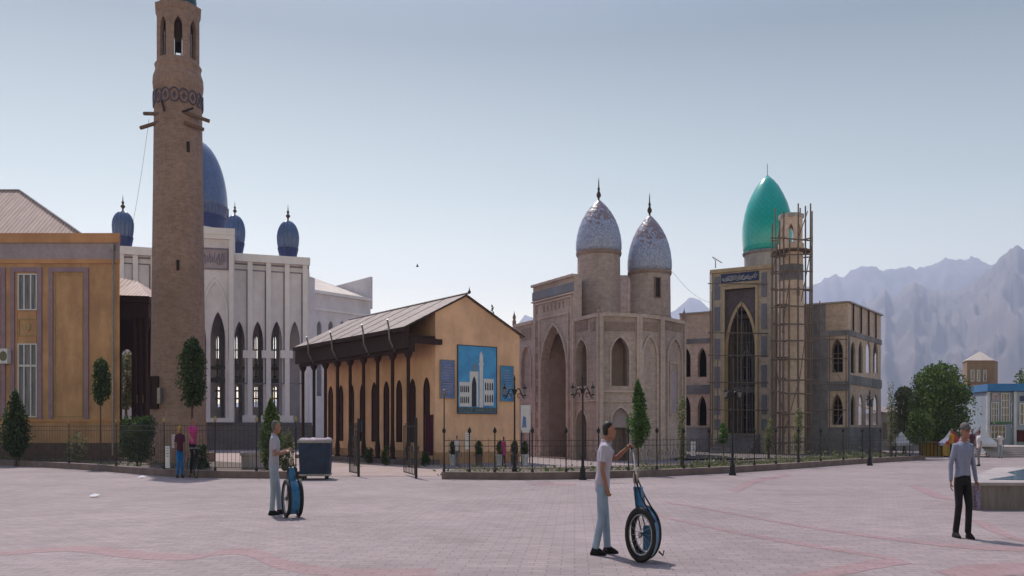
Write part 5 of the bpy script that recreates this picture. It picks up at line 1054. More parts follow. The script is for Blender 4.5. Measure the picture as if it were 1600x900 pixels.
def person(label, loc, rz, H=1.72, xs=.72, pose=None, mats=None, voxel=.0085, hat=None, sleeves='short', group=None, headscarf=False, skirt=False, curl=.6):
    """local axes: +X forward, +Y left, Z up; xs narrows the build in the picture's horizontal"""
    ps = dict(lean=0.0, el_l=(-.02, .24, 1.12), wr_l=(.04, .25, .86), el_r=(-.02, -.24, 1.12), wr_r=(.04, -.25, .86), kn_l=(.03, .09, .5), an_l=(0, .09, .085), kn_r=(.03, -.09, .5), an_r=(0, -.09, .085), nod=.0)
    ps.update(pose or {}); mt = dict(shirt='shirt_grey', legs='jean_grey', hair='hair_bk', shoes='black_cloth'); mt.update(mats or {})
    ln = ps['lean']; sh = lambda z_: ln * max(0, z_ - .95)
    t = thing('person', label, 'person', loc, group)
    Rm = Matrix.Rotation(rz, 4, 'Z'); Sc = Matrix.Diagonal((xs, 1, 1, 1)) @ Rm; s0 = H / 1.74; Sc = Sc @ Matrix.Scale(s0, 4)
    def put(me, name, m_, par=t):
        me.transform(Sc); me.materials.clear(); me.materials.append(M[m_]); [setattr(p, 'use_smooth', True) for p in me.polygons]
        o = bpy.data.objects.new(name, me); C.objects.link(o); o.parent = par; me.name = name; return o
    def torso(mb, g=0, z0=.9, top=1.46):
        R_ = [(.0, z0, .11, .155), (.0, .98, .112, .155), (.0, 1.06, .1, .14), (.005, 1.16, .105, .148), (.01, 1.28, .118, .168), (.008, 1.36, .11, .178), (0, 1.42, .085, .165), (-.005, 1.465, .06, .1), (-.005, top, .052, .055)]
        ell(mb, [(f + sh(z_), 0, z_, a + g, c + g) for f, z_, a, c in R_])
    SH = {1: Vector((sh(1.42), .17, 1.405)), -1: Vector((sh(1.42), -.17, 1.405))}
    arms = {1: (Vector(ps['el_l']), Vector(ps['wr_l'])), -1: (Vector(ps['el_r']), Vector(ps['wr_r']))}
    legs = {1: (Vector(ps['kn_l']), Vector(ps['an_l'])), -1: (Vector(ps['kn_r']), Vector(ps['an_r']))}
    b = MB(); torso(b, -.008)
    hc = Vector((sh(1.62) + .02 + ps['nod'] * .1, 0, 1.625)); nk = Vector((sh(1.48), 0, 1.47))
    b.tube([nk - Vector((0, 0, .05)), nk + (hc - nk) * .55], [.058, .052], 10)
    nod = ps['nod']
    ell(b, [(hc.x + a + nod * (-.25) * (z_) , 0, hc.z + z_, d_, c_) for a, z_, d_, c_ in ((.035, -.115, .03, .025), (.025, -.1, .055, .042), (.012, -.07, .078, .058), (.004, -.03, .09, .069), (.0, .01, .097, .074), (-.006, .05, .096, .073), (-.01, .085, .078, .06), (-.012, .108, .045, .035), (-.012, .115, .015, .012))])
    b.tube([hc + Vector((.088, 0, .02)), hc + Vector((.108, 0, -.02)), hc + Vector((.094, 0, -.032))], [.008, .014, .01], 7)   # nose
    b.tube([hc + Vector((.084, -.02, -.058)), hc + Vector((.09, 0, -.057)), hc + Vector((.084, .02, -.058))], .007, 6)
    for s_ in (1, -1):
        ell(b, [(hc.x - .008, s_ * .076, hc.z - .03, .008, .006), (hc.x - .008, s_ * .082, hc.z - .01, .016, .008), (hc.x - .01, s_ * .084, hc.z + .012, .018, .008), (hc.x - .01, s_ * .08, hc.z + .028, .01, .006)], 8)
        el, wr = arms[s_]; b.tube([SH[s_] - Vector((0, s_ * .05, .0)), SH[s_], SH[s_] * .5 + el * .5, el, el * .5 + wr * .5, wr], [.05, .055, .046, .038, .036, .025], 10)
        d_ = (wr - el).normalized(); hand(b, wr, d_, Vector((.6, -s_ * .8, 0.1)) if d_.z < -.6 else Vector((0, -s_ * .5, -.9)), curl)
        kn, an = legs[s_]; b.tube([(0, s_ * .085, .93), Vector((0, s_ * .09, .8)), kn, kn * .55 + an * .45 - Vector((.015, 0, 0)), an], [.085, .082, .055, .052, .036], 10)
        b.tube([an - Vector((.035, 0, .02)), an + Vector((.05, 0, -.04)), an + Vector((.15, s_ * .012, -.055))], [.03, .026, .02], 8)
    body = put(mod_mesh(b, voxel, 1, 'body'), 'body', 'skin')
    for s_ in (1, -1):
        e = MB(); ball(e, (hc.x + .086, s_ * .03, hc.z + .018), .0095, 8); me = bpy.data.meshes.new('eye'); me.from_pydata(e.v, [], e.f); put(me, 'eye', 'eye')
    # shirt
    b = MB(); torso(b, .014, .93 if mt.get('belt') else .86, 1.475)
    for s_ in (1, -1):
        el, wr = arms[s_]
        if sleeves == 'short': e2 = SH[s_] * .3 + el * .7; b.tube([SH[s_] - Vector((0, s_ * .06, 0)), SH[s_], e2], [.062, .072, .062], 10)
        else: b.tube([SH[s_] - Vector((0, s_ * .06, 0)), SH[s_], SH[s_] * .5 + el * .5, el, wr * .93 + el * .07], [.06, .068, .056, .05, .038], 10)
    b.tube([nk + Vector((-.02, 0, -.01)), nk + Vector((-.01, 0, .035))], [.068, .062], 12)
    if skirt: ell(b, [(0, 0, .62, .17, .2), (0, 0, .75, .15, .185), (0, 0, .95, .125, .165)])
    put(mod_mesh(b, voxel, 1, 'shirt'), 'shirt', mt['shirt'])
    b = MB(); ell(b, [(0, 0, .82, .115, .155), (0, 0, .9, .122, .162), (0, 0, .98, .12, .16)])
    for s_ in (1, -1):
        kn, an = legs[s_]; b.tube([(0, s_ * .085, .92), Vector((0, s_ * .09, .8)), kn, kn * .5 + an * .5, an + Vector((-.005, 0, .0))], [.092, .094, .07, .064, .062], 12)
    put(mod_mesh(b, voxel, 1, 'trousers'), 'trousers', mt['legs'])
    if mt.get('belt'): b = MB(); ell(b, [(0, 0, .93, .128, .168), (0, 0, .965, .126, .166)]); me = bpy.data.meshes.new('belt'); me.from_pydata(b.v, [], b.f); put(me, 'belt', mt['belt'])
    for s_ in (1, -1):
        kn, an = legs[s_]; b = MB(); yaw = s_ * .015
        ell(b, [(an.x + .045, an.y + yaw, an.z - .085, .135, .045), (an.x + .045, an.y + yaw, an.z - .06, .14, .049), (an.x + .03, an.y + yaw, an.z - .03, .11, .045), (an.x + .0, an.y, an.z + .01, .06, .045), (an.x - .005, an.y, an.z + .03, .05, .045)], 14)
        me = bpy.data.meshes.new('shoe'); me.from_pydata(b.v, [], b.f); put(me, 'shoe', mt['shoes'])
    hb = MB()
    if headscarf: ell(hb, [(hc.x - .02, 0, hc.z + z_, a, c) for z_, a, c in ((-.13, .07, .08), (-.08, .085, .085), (0, .1, .09), (.06, .105, .085), (.1, .08, .065), (.13, .03, .03))]); put(mod_mesh(hb, .012, 1, 'headscarf'), 'headscarf', mt['hair'])
    else:
        ell(hb, [(hc.x - .03 + a, 0, hc.z + z_, d_, c_) for a, z_, d_, c_ in ((-.02, -.06, .055, .055), (-.015, -.02, .07, .072), (-.004, .03, .088, .08), (.004, .07, .092, .077), (.004, .1, .072, .06), (.002, .124, .035, .03))]); put(mod_mesh(hb, .01, 1, 'hair'), 'hair', mt['hair'])
    if hat:
        b = MB(); ell(b, [(hc.x - .01, 0, hc.z + z_, a, c) for z_, a, c in ((.035, .106, .088), (.08, .106, .088), (.12, .09, .072), (.14, .05, .04), (.145, .02, .02))]); ell(b, [(hc.x + .07, 0, hc.z + .04, .09, .065), (hc.x + .07, 0, hc.z + .052, .085, .062)]); me = bpy.data.meshes.new('cap'); me.from_pydata(b.v, [], b.f); put(me, 'cap', hat)
    return t, Sc

def gl(px, py): x_, y_ = G(px, py); return (x_, y_, .004)
# man with the cart, front right: profile facing right, near arm hanging, far arm out to the handle
manB, SB = person('man in pale lilac shirt and light jeans reaching for the nearer blue handcart', gl(941, 866.5), R(-8), 1.70, .78, dict(lean=.1, nod=.35, el_l=(.22, .2, 1.25), wr_l=(.41, .12, 1.39), el_r=(.0, -.23, 1.13), wr_r=(.08, -.2, .88), kn_l=(.05, .08, .5), an_l=(.09, .08, .085), kn_r=(-.01, -.09, .5), an_r=(-.11, -.09, .085)), dict(shirt='shirt_lilac', legs='jean_pale', hair='hair_bk'), curl=1.1, voxel=.0075)
manA, SA = person('man in a grey shirt and pale trousers holding the farther blue handcart with both hands', gl(428, 804.5), R(12), 1.77, .74, dict(lean=.03, nod=.2, el_l=(.1, .22, 1.14), wr_l=(.33, .12, 1.2), el_r=(.06, -.22, 1.12), wr_r=(.3, -.1, 1.17), kn_l=(.08, .08, .5), an_l=(.13, .07, .085), kn_r=(.0, -.09, .5), an_r=(-.03, -.09, .085)), dict(shirt='shirt_grey', legs='jean_grey', hair='hair_gr'), curl=1.1)
manC, SC = person('old man in a blue shirt, black trousers and grey cap walking towards the camera', gl(1504, 841), R(-92), 1.68, .65, dict(lean=.02, nod=.5, el_l=(.0, .25, 1.12), wr_l=(.06, .27, .86), el_r=(-.03, -.25, 1.12), wr_r=(.0, -.27, .86), kn_l=(.08, .09, .5), an_l=(.05, .09, .085), kn_r=(.02, -.1, .5), an_r=(-.08, -.1, .085)), dict(shirt='shirt_blue', legs='black_cloth', hair='hair_gr', belt='black_cloth'), hat='hair_gr', sleeves='long', voxel=.0075)
def wpt(loc, Sc, v): q = Sc @ Vector(v); return Vector(loc) + q
hC = wpt(manC.location, SC, (.07, .27, .80)); b = MB(); 
b.box(Wall((hC.x - .03, hC.y - .02), (hC.x + .05, hC.y + .03)), 0, .09, -.02, .02, hC.z - .34, hC.z + .02); b.tube([hC + Vector((.01, 0, .0)), hC + Vector((.02, .0, .06))], .012, 6)
tag(b.build('folded_bag', mat('purple_print_bag', (.12, .09, .2), (.35, .3, .42), 25)), 'small folded purple bag hanging from the hand of the old man in the cap', 'bag')
# smaller people
P2 = [('woman in yellow headscarf, maroon top and wide bright blue trousers by the left kerb', (281, 746.5), R(-40), 1.74, dict(shirt='maroon_cloth', legs='cyan_cloth', hair='yellow_cloth'), dict(headscarf=True, skirt=False)),
      ('person in a pink top sitting on a bicycle by the left kerb', (301, 747), R(-40), 1.74, dict(shirt='pink_cloth', legs='black_cloth', hair='hair_bk'), {}),
      ('person in white behind the fence at the hall gable', (714, 728), R(-90), 1.35, dict(shirt='white_cloth', legs='concrete', hair='hair_bk'), {}),
      ('person in a pink dress behind the fence under the poster', (787, 728), R(-60), 1.3, dict(shirt='pink_cloth', legs='maroon_cloth', hair='maroon_cloth'), dict(headscarf=True, skirt=True)),
      ('distant walker in pale shirt crossing the plaza behind the old man', (1529.5, 728.5), R(170), 1.6, dict(shirt='white_cloth', legs='concrete', hair='hair_bk'), {}),
      ('distant person in yellow top by the yellow stall', (1487, 719), R(-80), 1.65, dict(shirt='yellow_cloth', legs='black_cloth', hair='hair_bk'), {}),
      ('distant person in white on the steps before the shop', (1563, 716), R(-120), 1.5, dict(shirt='white_cloth', legs='jean_grey', hair='hair_bk'), {}),
      ('distant person in maroon beside the white tent', (1519, 718), R(-100), 1.65, dict(shirt='maroon_cloth', legs='black_cloth', hair='hair_bk'), {}),
      ('person in dark clothes sitting upright beside the right hall gate', (545, 712), R(-90), 1.5, dict(shirt='wood', legs='concrete', hair='hair_bk'), {})]
P2[-1] = ('person in brown clothes standing on the courtyard path by the hall veranda', (556, 728), R(-90), 1.6, dict(shirt='wood', legs='concrete', hair='hair_bk'), {})
for lb, (px, py), rz, H_, mt, kw in P2:
    L_ = gl(px, py)
    if 'bicycle' in lb: person(lb, (L_[0], L_[1], .27), rz, H_, .6, dict(kn_l=(.3, .1, .62), an_l=(.16, .09, .12), kn_r=(.22, -.1, .56), an_r=(.02, -.09, .0), el_l=(.12, .2, 1.15), wr_l=(.34, .16, 1.02), el_r=(.12, -.2, 1.15), wr_r=(.34, -.16, 1.02)), mt, voxel=.013, **kw); continue
    person(lb, L_, rz, H_, .62, dict(kn_l=(.06, .08, .5), an_l=(.07, .08, .085), an_r=(-.08, -.09, .085)), mt, voxel=.013, **kw)

# planter, goods and veranda shrubs
Y_ = 36; xq = X(396, Y_); b = MB(); b.lathe(xq, Y_, [(.55, 0), (.6, .1), (.62, .55), (.68, .6), (.68, .72), (.5, .72), (.48, .6)], 8, sx=.8); b.alone('stone_planter', M['stone_lt'], (xq, Y_, 0), 'low octagonal pale stone planter on the courtyard path before the mosque steps', 'planter')
for i, (px, Y_, yt, lb, h_) in enumerate(((603, 40.6, 698, 'small green shrub at the foot of the second veranda column', 14), (576, 42.5, 700, 'low green shrub near the middle of the veranda', 15), (664, 38.8, 706, 'dark green box shrub before the hall corner', 14))):
    tree('veranda_shrub', lb, px, Y_, 735, yt, Z_ if False else 727, h_, 'box', 'leaf_dk', 700, .08, 60 + i, .03, cat='shrub', zb=0)
Wc2 = Wall((X(664, 40), 40), (X(677, 40), 40.2)); t = thing('hanging_cloth', 'maroon patterned cloth hung on a rack at the hall corner', 'cloth', Wc2(Wc2.L / 2, 0, 0)); b = MB(); zt_, zb_ = Z(648, 40), Z(712, 40)
n_ = 14; b.v = [Wc2(Wc2.L * i / n_, .04 * math.sin(i * 1.7), zz) for zz in (zb_, zt_) for i in range(n_ + 1)]; b.f = [(i, i + 1, n_ + 2 + i, n_ + 1 + i) for i in range(n_)]; o = b.build('cloth', M['maroon_cloth'], t); sm_ = o.modifiers.new('thickness', 'SOLIDIFY'); sm_.thickness = .012
b = MB(); b.tube([Wc2(0, -.05, 0), Wc2(0, -.05, zt_ + .03), Wc2(Wc2.L, -.05, zt_ + .03), Wc2(Wc2.L, -.05, 0)], .018, 6); b.build('rack', M['wood_dk'], t)
Ws_ = Wall((X(640, 38), 38), (X(657, 38), 38.2)); t = thing('wicker_stall', 'small wooden stall of baskets beside the right gate leaf', 'stall', Ws_(Ws_.L / 2, 0, 0)); b = MB(); b.box(Ws_, 0, Ws_.L, -.3, 0, .65, .7); b.build('table_top', M['wood'], t)
for uu in (.03, Ws_.L - .06): b = MB(); b.box(Ws_, uu, uu + .03, -.05, -.02, 0, .65); b.box(Ws_, uu, uu + .03, -.28, -.25, 0, .65); b.build('trestle', M['wood'], t)
for k, (uu, r_) in enumerate(((.1, .09), (.26, .1), (.4, .08))):
    c_ = Ws_(uu, -.15, 0); b = MB(); b.lathe(c_[0], c_[1], [(r_ * .7, .7), (r_, .86), (r_ * 1.05, .92), (r_ * .9, .92)], 14); b.alone('basket', M['cream_cloth'] if k == 1 else M['log'], (c_[0], c_[1], .7), ('round wicker basket at the left end of the wooden stall', 'pale basket in the middle of the wooden stall', 'small basket at the right end of the wooden stall')[k], 'basket', 'baskets on the wooden stall')
Ws_ = Wall(Hm(WA, 7.6, 0)[:2], Hm(WA, 7.3, 0)[:2]); b = MB(); b.box(Ws_, -.12, .12, .004, .03, 1.5, 2.1); b.alone('wall_notice', M['print_blue'] if 'print_blue' in M else pl, Ws_(0, .01, 1.5), 'small pale blue notice on the long veranda wall', 'sign')

# ------------------------------------------------------------------ handcarts
def handcart(label, loc, yaw, track, xs, hand_pt, Rw=.36):
    t = thing('handcart', label, 'handcart', loc); Mx = Matrix.Diagonal((xs, 1, 1, 1)) @ Matrix.Rotation(yaw, 4, 'Z')
    def put(b, name, m_, par=t, smooth=True):
        me = bpy.data.meshes.new(name); me.from_pydata(b.v, [], b.f); me.transform(Mx); o = bpy.data.objects.new(name, me); C.objects.link(o); me.materials.append(M[m_]); o.parent = par
        if smooth: [setattr(p, 'use_smooth', True) for p in me.polygons]
        return o
    for s_ in (-1, 1):                                     # wheels in the local XZ plane, axle along local Y
        y_ = s_ * track / 2; circ = lambda r_, n=40: [(r_ * math.cos(2 * math.pi * k / n), y_, Rw + r_ * math.sin(2 * math.pi * k / n)) for k in range(n)]
        b = MB(); b.tube(circ(Rw - .04), .042, 10, True); tr = put(b, 'wheel', 'tyre')
        b = MB(); b.tube(circ(Rw - .09), .014, 8, True); put(b, 'rim', 'rim', tr)
        b = MB()
        for k in range(14): a = 2 * math.pi * k / 14; b.tube([(.03 * math.cos(a + .5), y_ + .02, Rw + .03 * math.sin(a + .5)), ((Rw - .075) * math.cos(a), y_, Rw + (Rw - .075) * math.sin(a))], .0035, 4)
        put(b, 'spokes', 'rim', tr); b = MB(); b.tube([(0, y_ - .04, Rw), (0, y_ + .04, Rw)], .035, 10); put(b, 'hub', 'rim', tr)
    h = track / 2 - .045
    b = MB(); b.tube([(0, -track / 2, Rw), (0, track / 2, Rw)], .016, 8); put(b, 'axle', 'black_metal')
    # hopper: curved sheet between the wheels, open towards the handle
    po_ = [(.33 * math.cos(R(a)), Rw + .33 * math.sin(R(a))) for a in range(-58, 112, 10)]; pi_ = [(.30 * math.cos(R(a)), Rw + .30 * math.sin(R(a))) for a in range(102, -68, -10)]; prof = po_ + pi_; h = track / 2 - .045
    b = MB(); n = len(prof); k0 = len(b.v)
    for s_ in (-h, h):
        for x_, z_ in prof: b.v.append((x_ - .02, s_, z_))
    for i in range(n): b.f.append((i, (i + 1) % n, n + (i + 1) % n, n + i))
    for i in range(len(po_) - 1):
        for o_ in (0, n): b.f.append((o_ + i, o_ + i + 1, o_ + n - 2 - i, o_ + n - 1 - i))
    b.box(lambda u_, d_, z_: (u_, d_, z_), .02, .16, -h * .5, h * .5, Rw - .2, Rw + .1); put(b, 'hopper', 'cart_blue', smooth=False)
    b = MB()
    for s_ in (-h, h): b.tube([(x_ - .02, s_, z_) for x_, z_ in po_], .012, 6)
    put(b, 'hopper_rim', 'black_metal'); h = track / 2 - .045
    b = MB(); b.prism([(-.12, -h * .8), (.04, -h * .8), (.04, h * .8), (-.12, h * .8)], .6, .9); b.v = [(x_ - (z_ - .6) * .25, y_ * (1 - (z_ - .6) * 1.1), z_) for x_, y_, z_ in b.v]; put(b, 'chute', 'cart_blue', smooth=False)
    b = MB()
    for s_ in (-1, 1): b.tube([(.3, s_ * h, .5), (.0, s_ * h * .9, .78), (-.14, s_ * h * .6, .98), (-.17, s_ * h * .5, 1.1)], .014, 7); b.tube([(.0, s_ * h, .38), (-.12, s_ * h * .9, .7), (-.16, s_ * h * .6, 1.0)], .012, 7)
    b.tube([(.33, 0, .14), (.42, 0, .1), (.44, 0, .16)], .014, 6); put(b, 'frame', 'black_metal')
    b = MB(); rn = random.Random(4)
    for k in range(7): ball(b, (-.155 + rn.uniform(-.03, .03), rn.uniform(-.05, .05), 1.02 + rn.uniform(-.06, .1)), (.035, .04, .06), 8)
    me = mod_mesh(b, .012, 2, 'rag_bundle'); me.transform(Mx); me.materials.append(M['cream_cloth']); o = bpy.data.objects.new('rag_bundle', me); C.objects.link(o); o.parent = t
    # long handle up to the man's hand
    e = Vector(hand_pt) - Vector(loc); s0 = Mx @ Vector((-.16, 0, 1.0)); b = MB(); b.tube([s0, s0 * .5 + e * .5 + Vector((.01, 0, 0)), e + (e - s0).normalized() * .07], .011, 7)
    me = bpy.data.meshes.new('handle'); me.from_pydata(b.v, [], b.f); o = bpy.data.objects.new('handle', me); C.objects.link(o); me.materials.append(M['tin']); o.parent = t
    g_ = MB(); g_.tube([e - (e - s0).normalized() * .06, e + (e - s0).normalized() * .08], .018, 8); me = bpy.data.meshes.new('grip'); me.from_pydata(g_.v, [], g_.f); gp = bpy.data.objects.new('grip', me); C.objects.link(gp); me.materials.append(M['tyre']); gp.parent = o
    return t
hB = wpt(manB.location, SB, (.50, .12, 1.42)); hA = wpt(manA.location, SA, (.39, .0, 1.19))
handcart('blue two wheeled handcart in front of the nearer man, wheels seen almost side on', gl(1005, 877), R(-34), .34, .58, hB, .335)
handcart('blue two wheeled handcart in front of the farther man near the bin', gl(457, 808.5), R(-52), .34, .66, hA, .35)

# wheeled bin cart
Y_ = GY(749) - .3; t = thing('waste_cart', 'dark blue tarpaulin covered waste cart piled with pale sacks by the gate', 'cart', (X(490, Y_), Y_, 0)); Wb = Wall((X(466, Y_), Y_ + .0), (X(515, Y_), Y_ + .12)); q_ = lambda py: Z(py, Y_)
b = MB(); b.wpoly(Wb, [(.04, q_(741)), (Wb.L - .04, q_(741)), (Wb.L + .0, q_(690)), (0, q_(689))], -.9, 0); b.parts('body', M['bin_blue'], t)
b = MB(); b.box(Wb, -.03, Wb.L + .03, -.95, .04, q_(692), q_(688)); b.box(Wb, .02, Wb.L - .02, -.92, .02, q_(744), q_(741)); b.parts('frame', M['tin'], t)
b = MB(); rn = random.Random(3)
for k in range(9): uu = .1 + (Wb.L - .2) * k / 8; p = Wb(uu, -.4 + rn.uniform(-.2, .2), q_(689)); ball(b, p, (.15, .3, .08 + .04 * rn.random()), 10)
me = mod_mesh(b, .025, 2, 'sacks'); me.transform(Matrix.Translation(-Vector(t.location))); me.materials.append(M['frieze']); o = bpy.data.objects.new('sacks', me); C.objects.link(o); o.parent = t
for uu in (.15, Wb.L - .15):
    for dd in (-.1, -.8):
        c_ = Wb(uu, dd, .09); b = MB(); b.tube([Wb(uu - .03, dd, .09), Wb(uu + .03, dd, .09)], .085, 14); b.build('wheel', M['tyre'], t)

# bicycle beside the person in pink
x_, y_ = G(301, 747); t = thing('bicycle', 'dark bicycle under the person in pink at the left kerb', 'bicycle', (x_, y_, .004)); Bx = Matrix.Diagonal((.6, 1, 1, 1)) @ Matrix.Rotation(R(-40), 4, 'Z')
def bput(b, name, m_, par=t):
    me = bpy.data.meshes.new(name); me.from_pydata(b.v, [], b.f); me.transform(Bx); o = bpy.data.objects.new(name, me); C.objects.link(o); me.materials.append(M[m_]); o.parent = par; return o
for cx_ in (-.5, .5):
    b = MB(); b.tube([(cx_ + .31 * math.cos(a * .2618), 0, .33 + .31 * math.sin(a * .2618)) for a in range(24)], .02, 6, True); wo = bput(b, 'wheel', 'tyre')
    b = MB(); [b.tube([(cx_, 0, .33), (cx_ + .3 * math.cos(a * .6283), 0, .33 + .3 * math.sin(a * .6283))], .004, 4) for a in range(10)]; bput(b, 'spokes', 'rim', wo)
b = MB(); [b.tube(p, .018, 6) for p in ([(-.5, 0, .33), (-.15, 0, .33), (-.22, 0, .85)], [(-.5, 0, .33), (-.2, 0, .75)], [(-.15, 0, .33), (.36, 0, .8)], [(-.2, 0, .78), (.36, 0, .82)], [(.5, 0, .33), (.36, 0, .8), (.33, 0, .98)])]; bput(b, 'frame', 'black_metal')
b = MB(); b.tube([(.28, -.26, 1.0), (.35, -.1, 1.0), (.35, .1, 1.0), (.28, .26, 1.0)], .015, 6); bput(b, 'handlebar', 'rim')
b = MB(); ball(b, (-.24, 0, .88), (.13, .07, .03), 10); bput(b, 'saddle', 'black_cloth')

# litter on the plaza
for px, py, lb in ((148, 777, 'crumpled white paper scrap, nearest on the left plaza'), (222, 747, 'small white scrap near the left kerb shadow')):
    x_, y_ = G(px, py); b = MB(); rn = random.Random(px); pts_ = [(x_ + (.1 + .04 * rn.random()) * math.cos(k * 1.05), y_ + (.13 + .05 * rn.random()) * math.sin(k * 1.05), .012 + .05 * rn.random()) for k in range(6)]
    b.add(pts_ + [(x_, y_, .09)], [(k, (k + 1) % 6, 6) for k in range(6)] + [tuple(range(5, -1, -1))]); b.alone('paper_scrap', M['paper'], (x_, y_, 0), lb, 'litter')

# ------------------------------------------------------------------ raised pool on the right
y1 = GY(797); t = thing('raised_pool', 'raised stone pool with pale coping and blue water at the right edge', 'pool', (X(1600, y1), y1, 0))
hp = Z(754, y1); yA = (CZ - hp) * FPX / (733 - HZ)
base = [(X(1513, y1), y1), (X(1760, y1), y1), (X(1800, 27), 27), (X(1556, yA + 1.0), yA + 1.0), (X(1512, y1 + 1.5), y1 + 1.5)]
b = MB(); b.prism(base, 0, hp - .06); b.build('wall', M['pool_wall'], t)
def sc_poly(P_, e): cx_ = sum(p[0] for p in P_) / len(P_); cy_ = sum(p[1] for p in P_) / len(P_); return [(p[0] + (p[0] - cx_) * e, p[1] + (p[1] - cy_) * e) for p in P_]
outer = sc_poly(base, .012)
def atp(px, py): Yq = (CZ - hp) * FPX / (py - HZ); return (X(px, Yq), Yq)
inner = [atp(1546, 749.5), atp(1700, 752), atp(1740, 738), atp(1600, 733.5), atp(1574, 738.5), atp(1588, 743)]
b = MB()
b.prism(outer, hp - .06, hp); b.parts('coping', M['stone_lt'], t)
b = MB(); b.prism(inner, hp + .001, hp + .012); b.build('water', M['water'], t)
# broad steps behind
Y0 = 52; t = thing('plaza_steps', 'broad pale stone steps in front of the blue shop', 'steps', (X(1590, Y0), Y0, 0)); b = MB()
for k in range(5): b.prism([(X(1546 + k * 4, Y0) , Y0 + k * .5), (X(1720, Y0), Y0 + k * .5), (X(1720, 60), 61), (X(1550 + k * 3, 60), 61)], k * .12, (k + 1) * .12 - .002)
b.build('treads', M['stone_lt'], t)

# ------------------------------------------------------------------ right background
YS = 62; WK2 = Wall((X(1541, YS), YS), (X(1700, YS), YS - 1)); u = WK2.u; z = lambda py: WK2.z(py, 1570)
t = thing('blue_shop', 'pale blue shop with bright blue fascia and white window grids at the right edge', 'shop', (X(1600, YS), YS, 0))
b = MB(); b.box(WK2, 0, WK2.L, -5, 0, 0, z(612)); b.build('wall', M['shop_wall'], t)
b = MB(); b.box(WK2, -.1, WK2.L, -5.1, .5, z(611.5), z(600)); b.build('fascia', M['shop_blue'], t)
for (a, c, y0, y1_, nx, nz) in ((1548, 1560, 660, 628, 3, 3), (1563, 1577, 660, 614, 3, 4), (1547, 1571, 686, 664, 4, 2), (1579, 1584, 668, 630, 1, 2), (1592, 1612, 664, 630, 3, 2)):
    f = MB(); f.frame(WK2, u(a), u(c), z(y0), z(y1_), .07, .003, .09)
    for k in range(1, nx): uu = u(a) + (u(c) - u(a)) * k / nx; f.box(WK2, uu - .03, uu + .03, .01, .08, z(y0), z(y1_))
    for k in range(1, nz): zz = z(y0) + (z(y1_) - z(y0)) * k / nz; f.box(WK2, u(a), u(c), .012, .078, zz - .03, zz + .03)
    fo = f.build('window', M['white_trim'], t); p = MB(); p.box(WK2, u(a) + .05, u(c) - .05, .003, .03, z(y0), z(y1_)); p.build('pane', M['glass'], fo)
b = MB(); b.box(WK2, u(1588), u(1640), .003, .12, z(690), z(672)); b.build('maroon_dado', M['maroon_paint'], t)
b = MB(); b.box(WK2, u(1549), u(1561), .003, .1, z(626), z(614)); sg = b.build('sign_panel', M['pink_cloth'] if False else mat('faded_pink_sign', (.4, .2, .28), (.5, .5, .55), 5, dirt=0), t)
b = MB(); b.box(WK2, u(1594), u(1612), .003, .1, z(627), z(619)); b.build('blue_sign', M['navy_tile'], t)
b = MB(); b.box(WK2, u(1582), u(1586), .003, .25, 0, z(612)); b.box(WK2, u(1541), u(1545), .003, .2, 0, z(612)); b.build('pillar', M['white_trim'], t)
b = MB(); b.box(WK2, u(1546), u(1572), .3, 1.0, z(663), z(659)); b.build('canopy', mat('green_canopy', (.12, .22, .12), None, 3), t)
YT = 85; WT = Wall((X(1503, YT), YT), (X(1533, YT - 2), YT - 2)); WT2 = Wall((X(1533, YT - 2), YT - 2), (X(1560, YT + .5), YT + .5)); z = lambda py: Z(py, YT)
t = thing('tan_tower_house', 'tan plastered tower house with a pale pyramid roof behind the big tree', 'building', (X(1532, YT), YT, 0))
fp = [(X(1504, YT), YT), (X(1511, YT - 2.2), YT - 2.2), (X(1553, YT - 2.2), YT - 2.2), (X(1559, YT), YT), (X(1555, YT + 3), YT + 3), (X(1510, YT + 3), YT + 3)]
b = MB(); b.prism(fp, 0, z(566)); b.build('wall', M['tower_wall'], t)
b = MB(); o_ = sc_poly(fp, .05); k = len(o_); b.add([(p[0], p[1], z(566)) for p in o_] + [(X(1531, YT), YT, z(549))], [(i, (i + 1) % k, k) for i in range(k)] + [tuple(range(k - 1, -1, -1))]); b.build('roof', M['roof_pale'], t)
WT = Wall(fp[1], fp[2])
for a, c, y0, y1_ in ((1516, 1522, 596, 578), (1526, 1531, 596, 578), (1536, 1541, 596, 578), (1524, 1530, 640, 616), (1537, 1541, 640, 616), (1517, 1521, 640, 616)):
    f = MB(); zz0, zz1 = WT.z(y0, a), WT.z(y1_, a); f.frame(WT, WT.u(a), WT.u(c), zz0, zz1, .06, .003, .07); fo = f.build('window', M['white_trim'], t); p = MB(); p.box(WT, WT.u(a) + .03, WT.u(c) - .03, .003, .03, zz0, zz1); p.build('pane', M['glass'], fo)
b = MB(); b.box(WT, 0, WT.L, .003, .08, WT.z(604, 1530), WT.z(601, 1530)); b.build('string_course', M['orange_dark'], t)
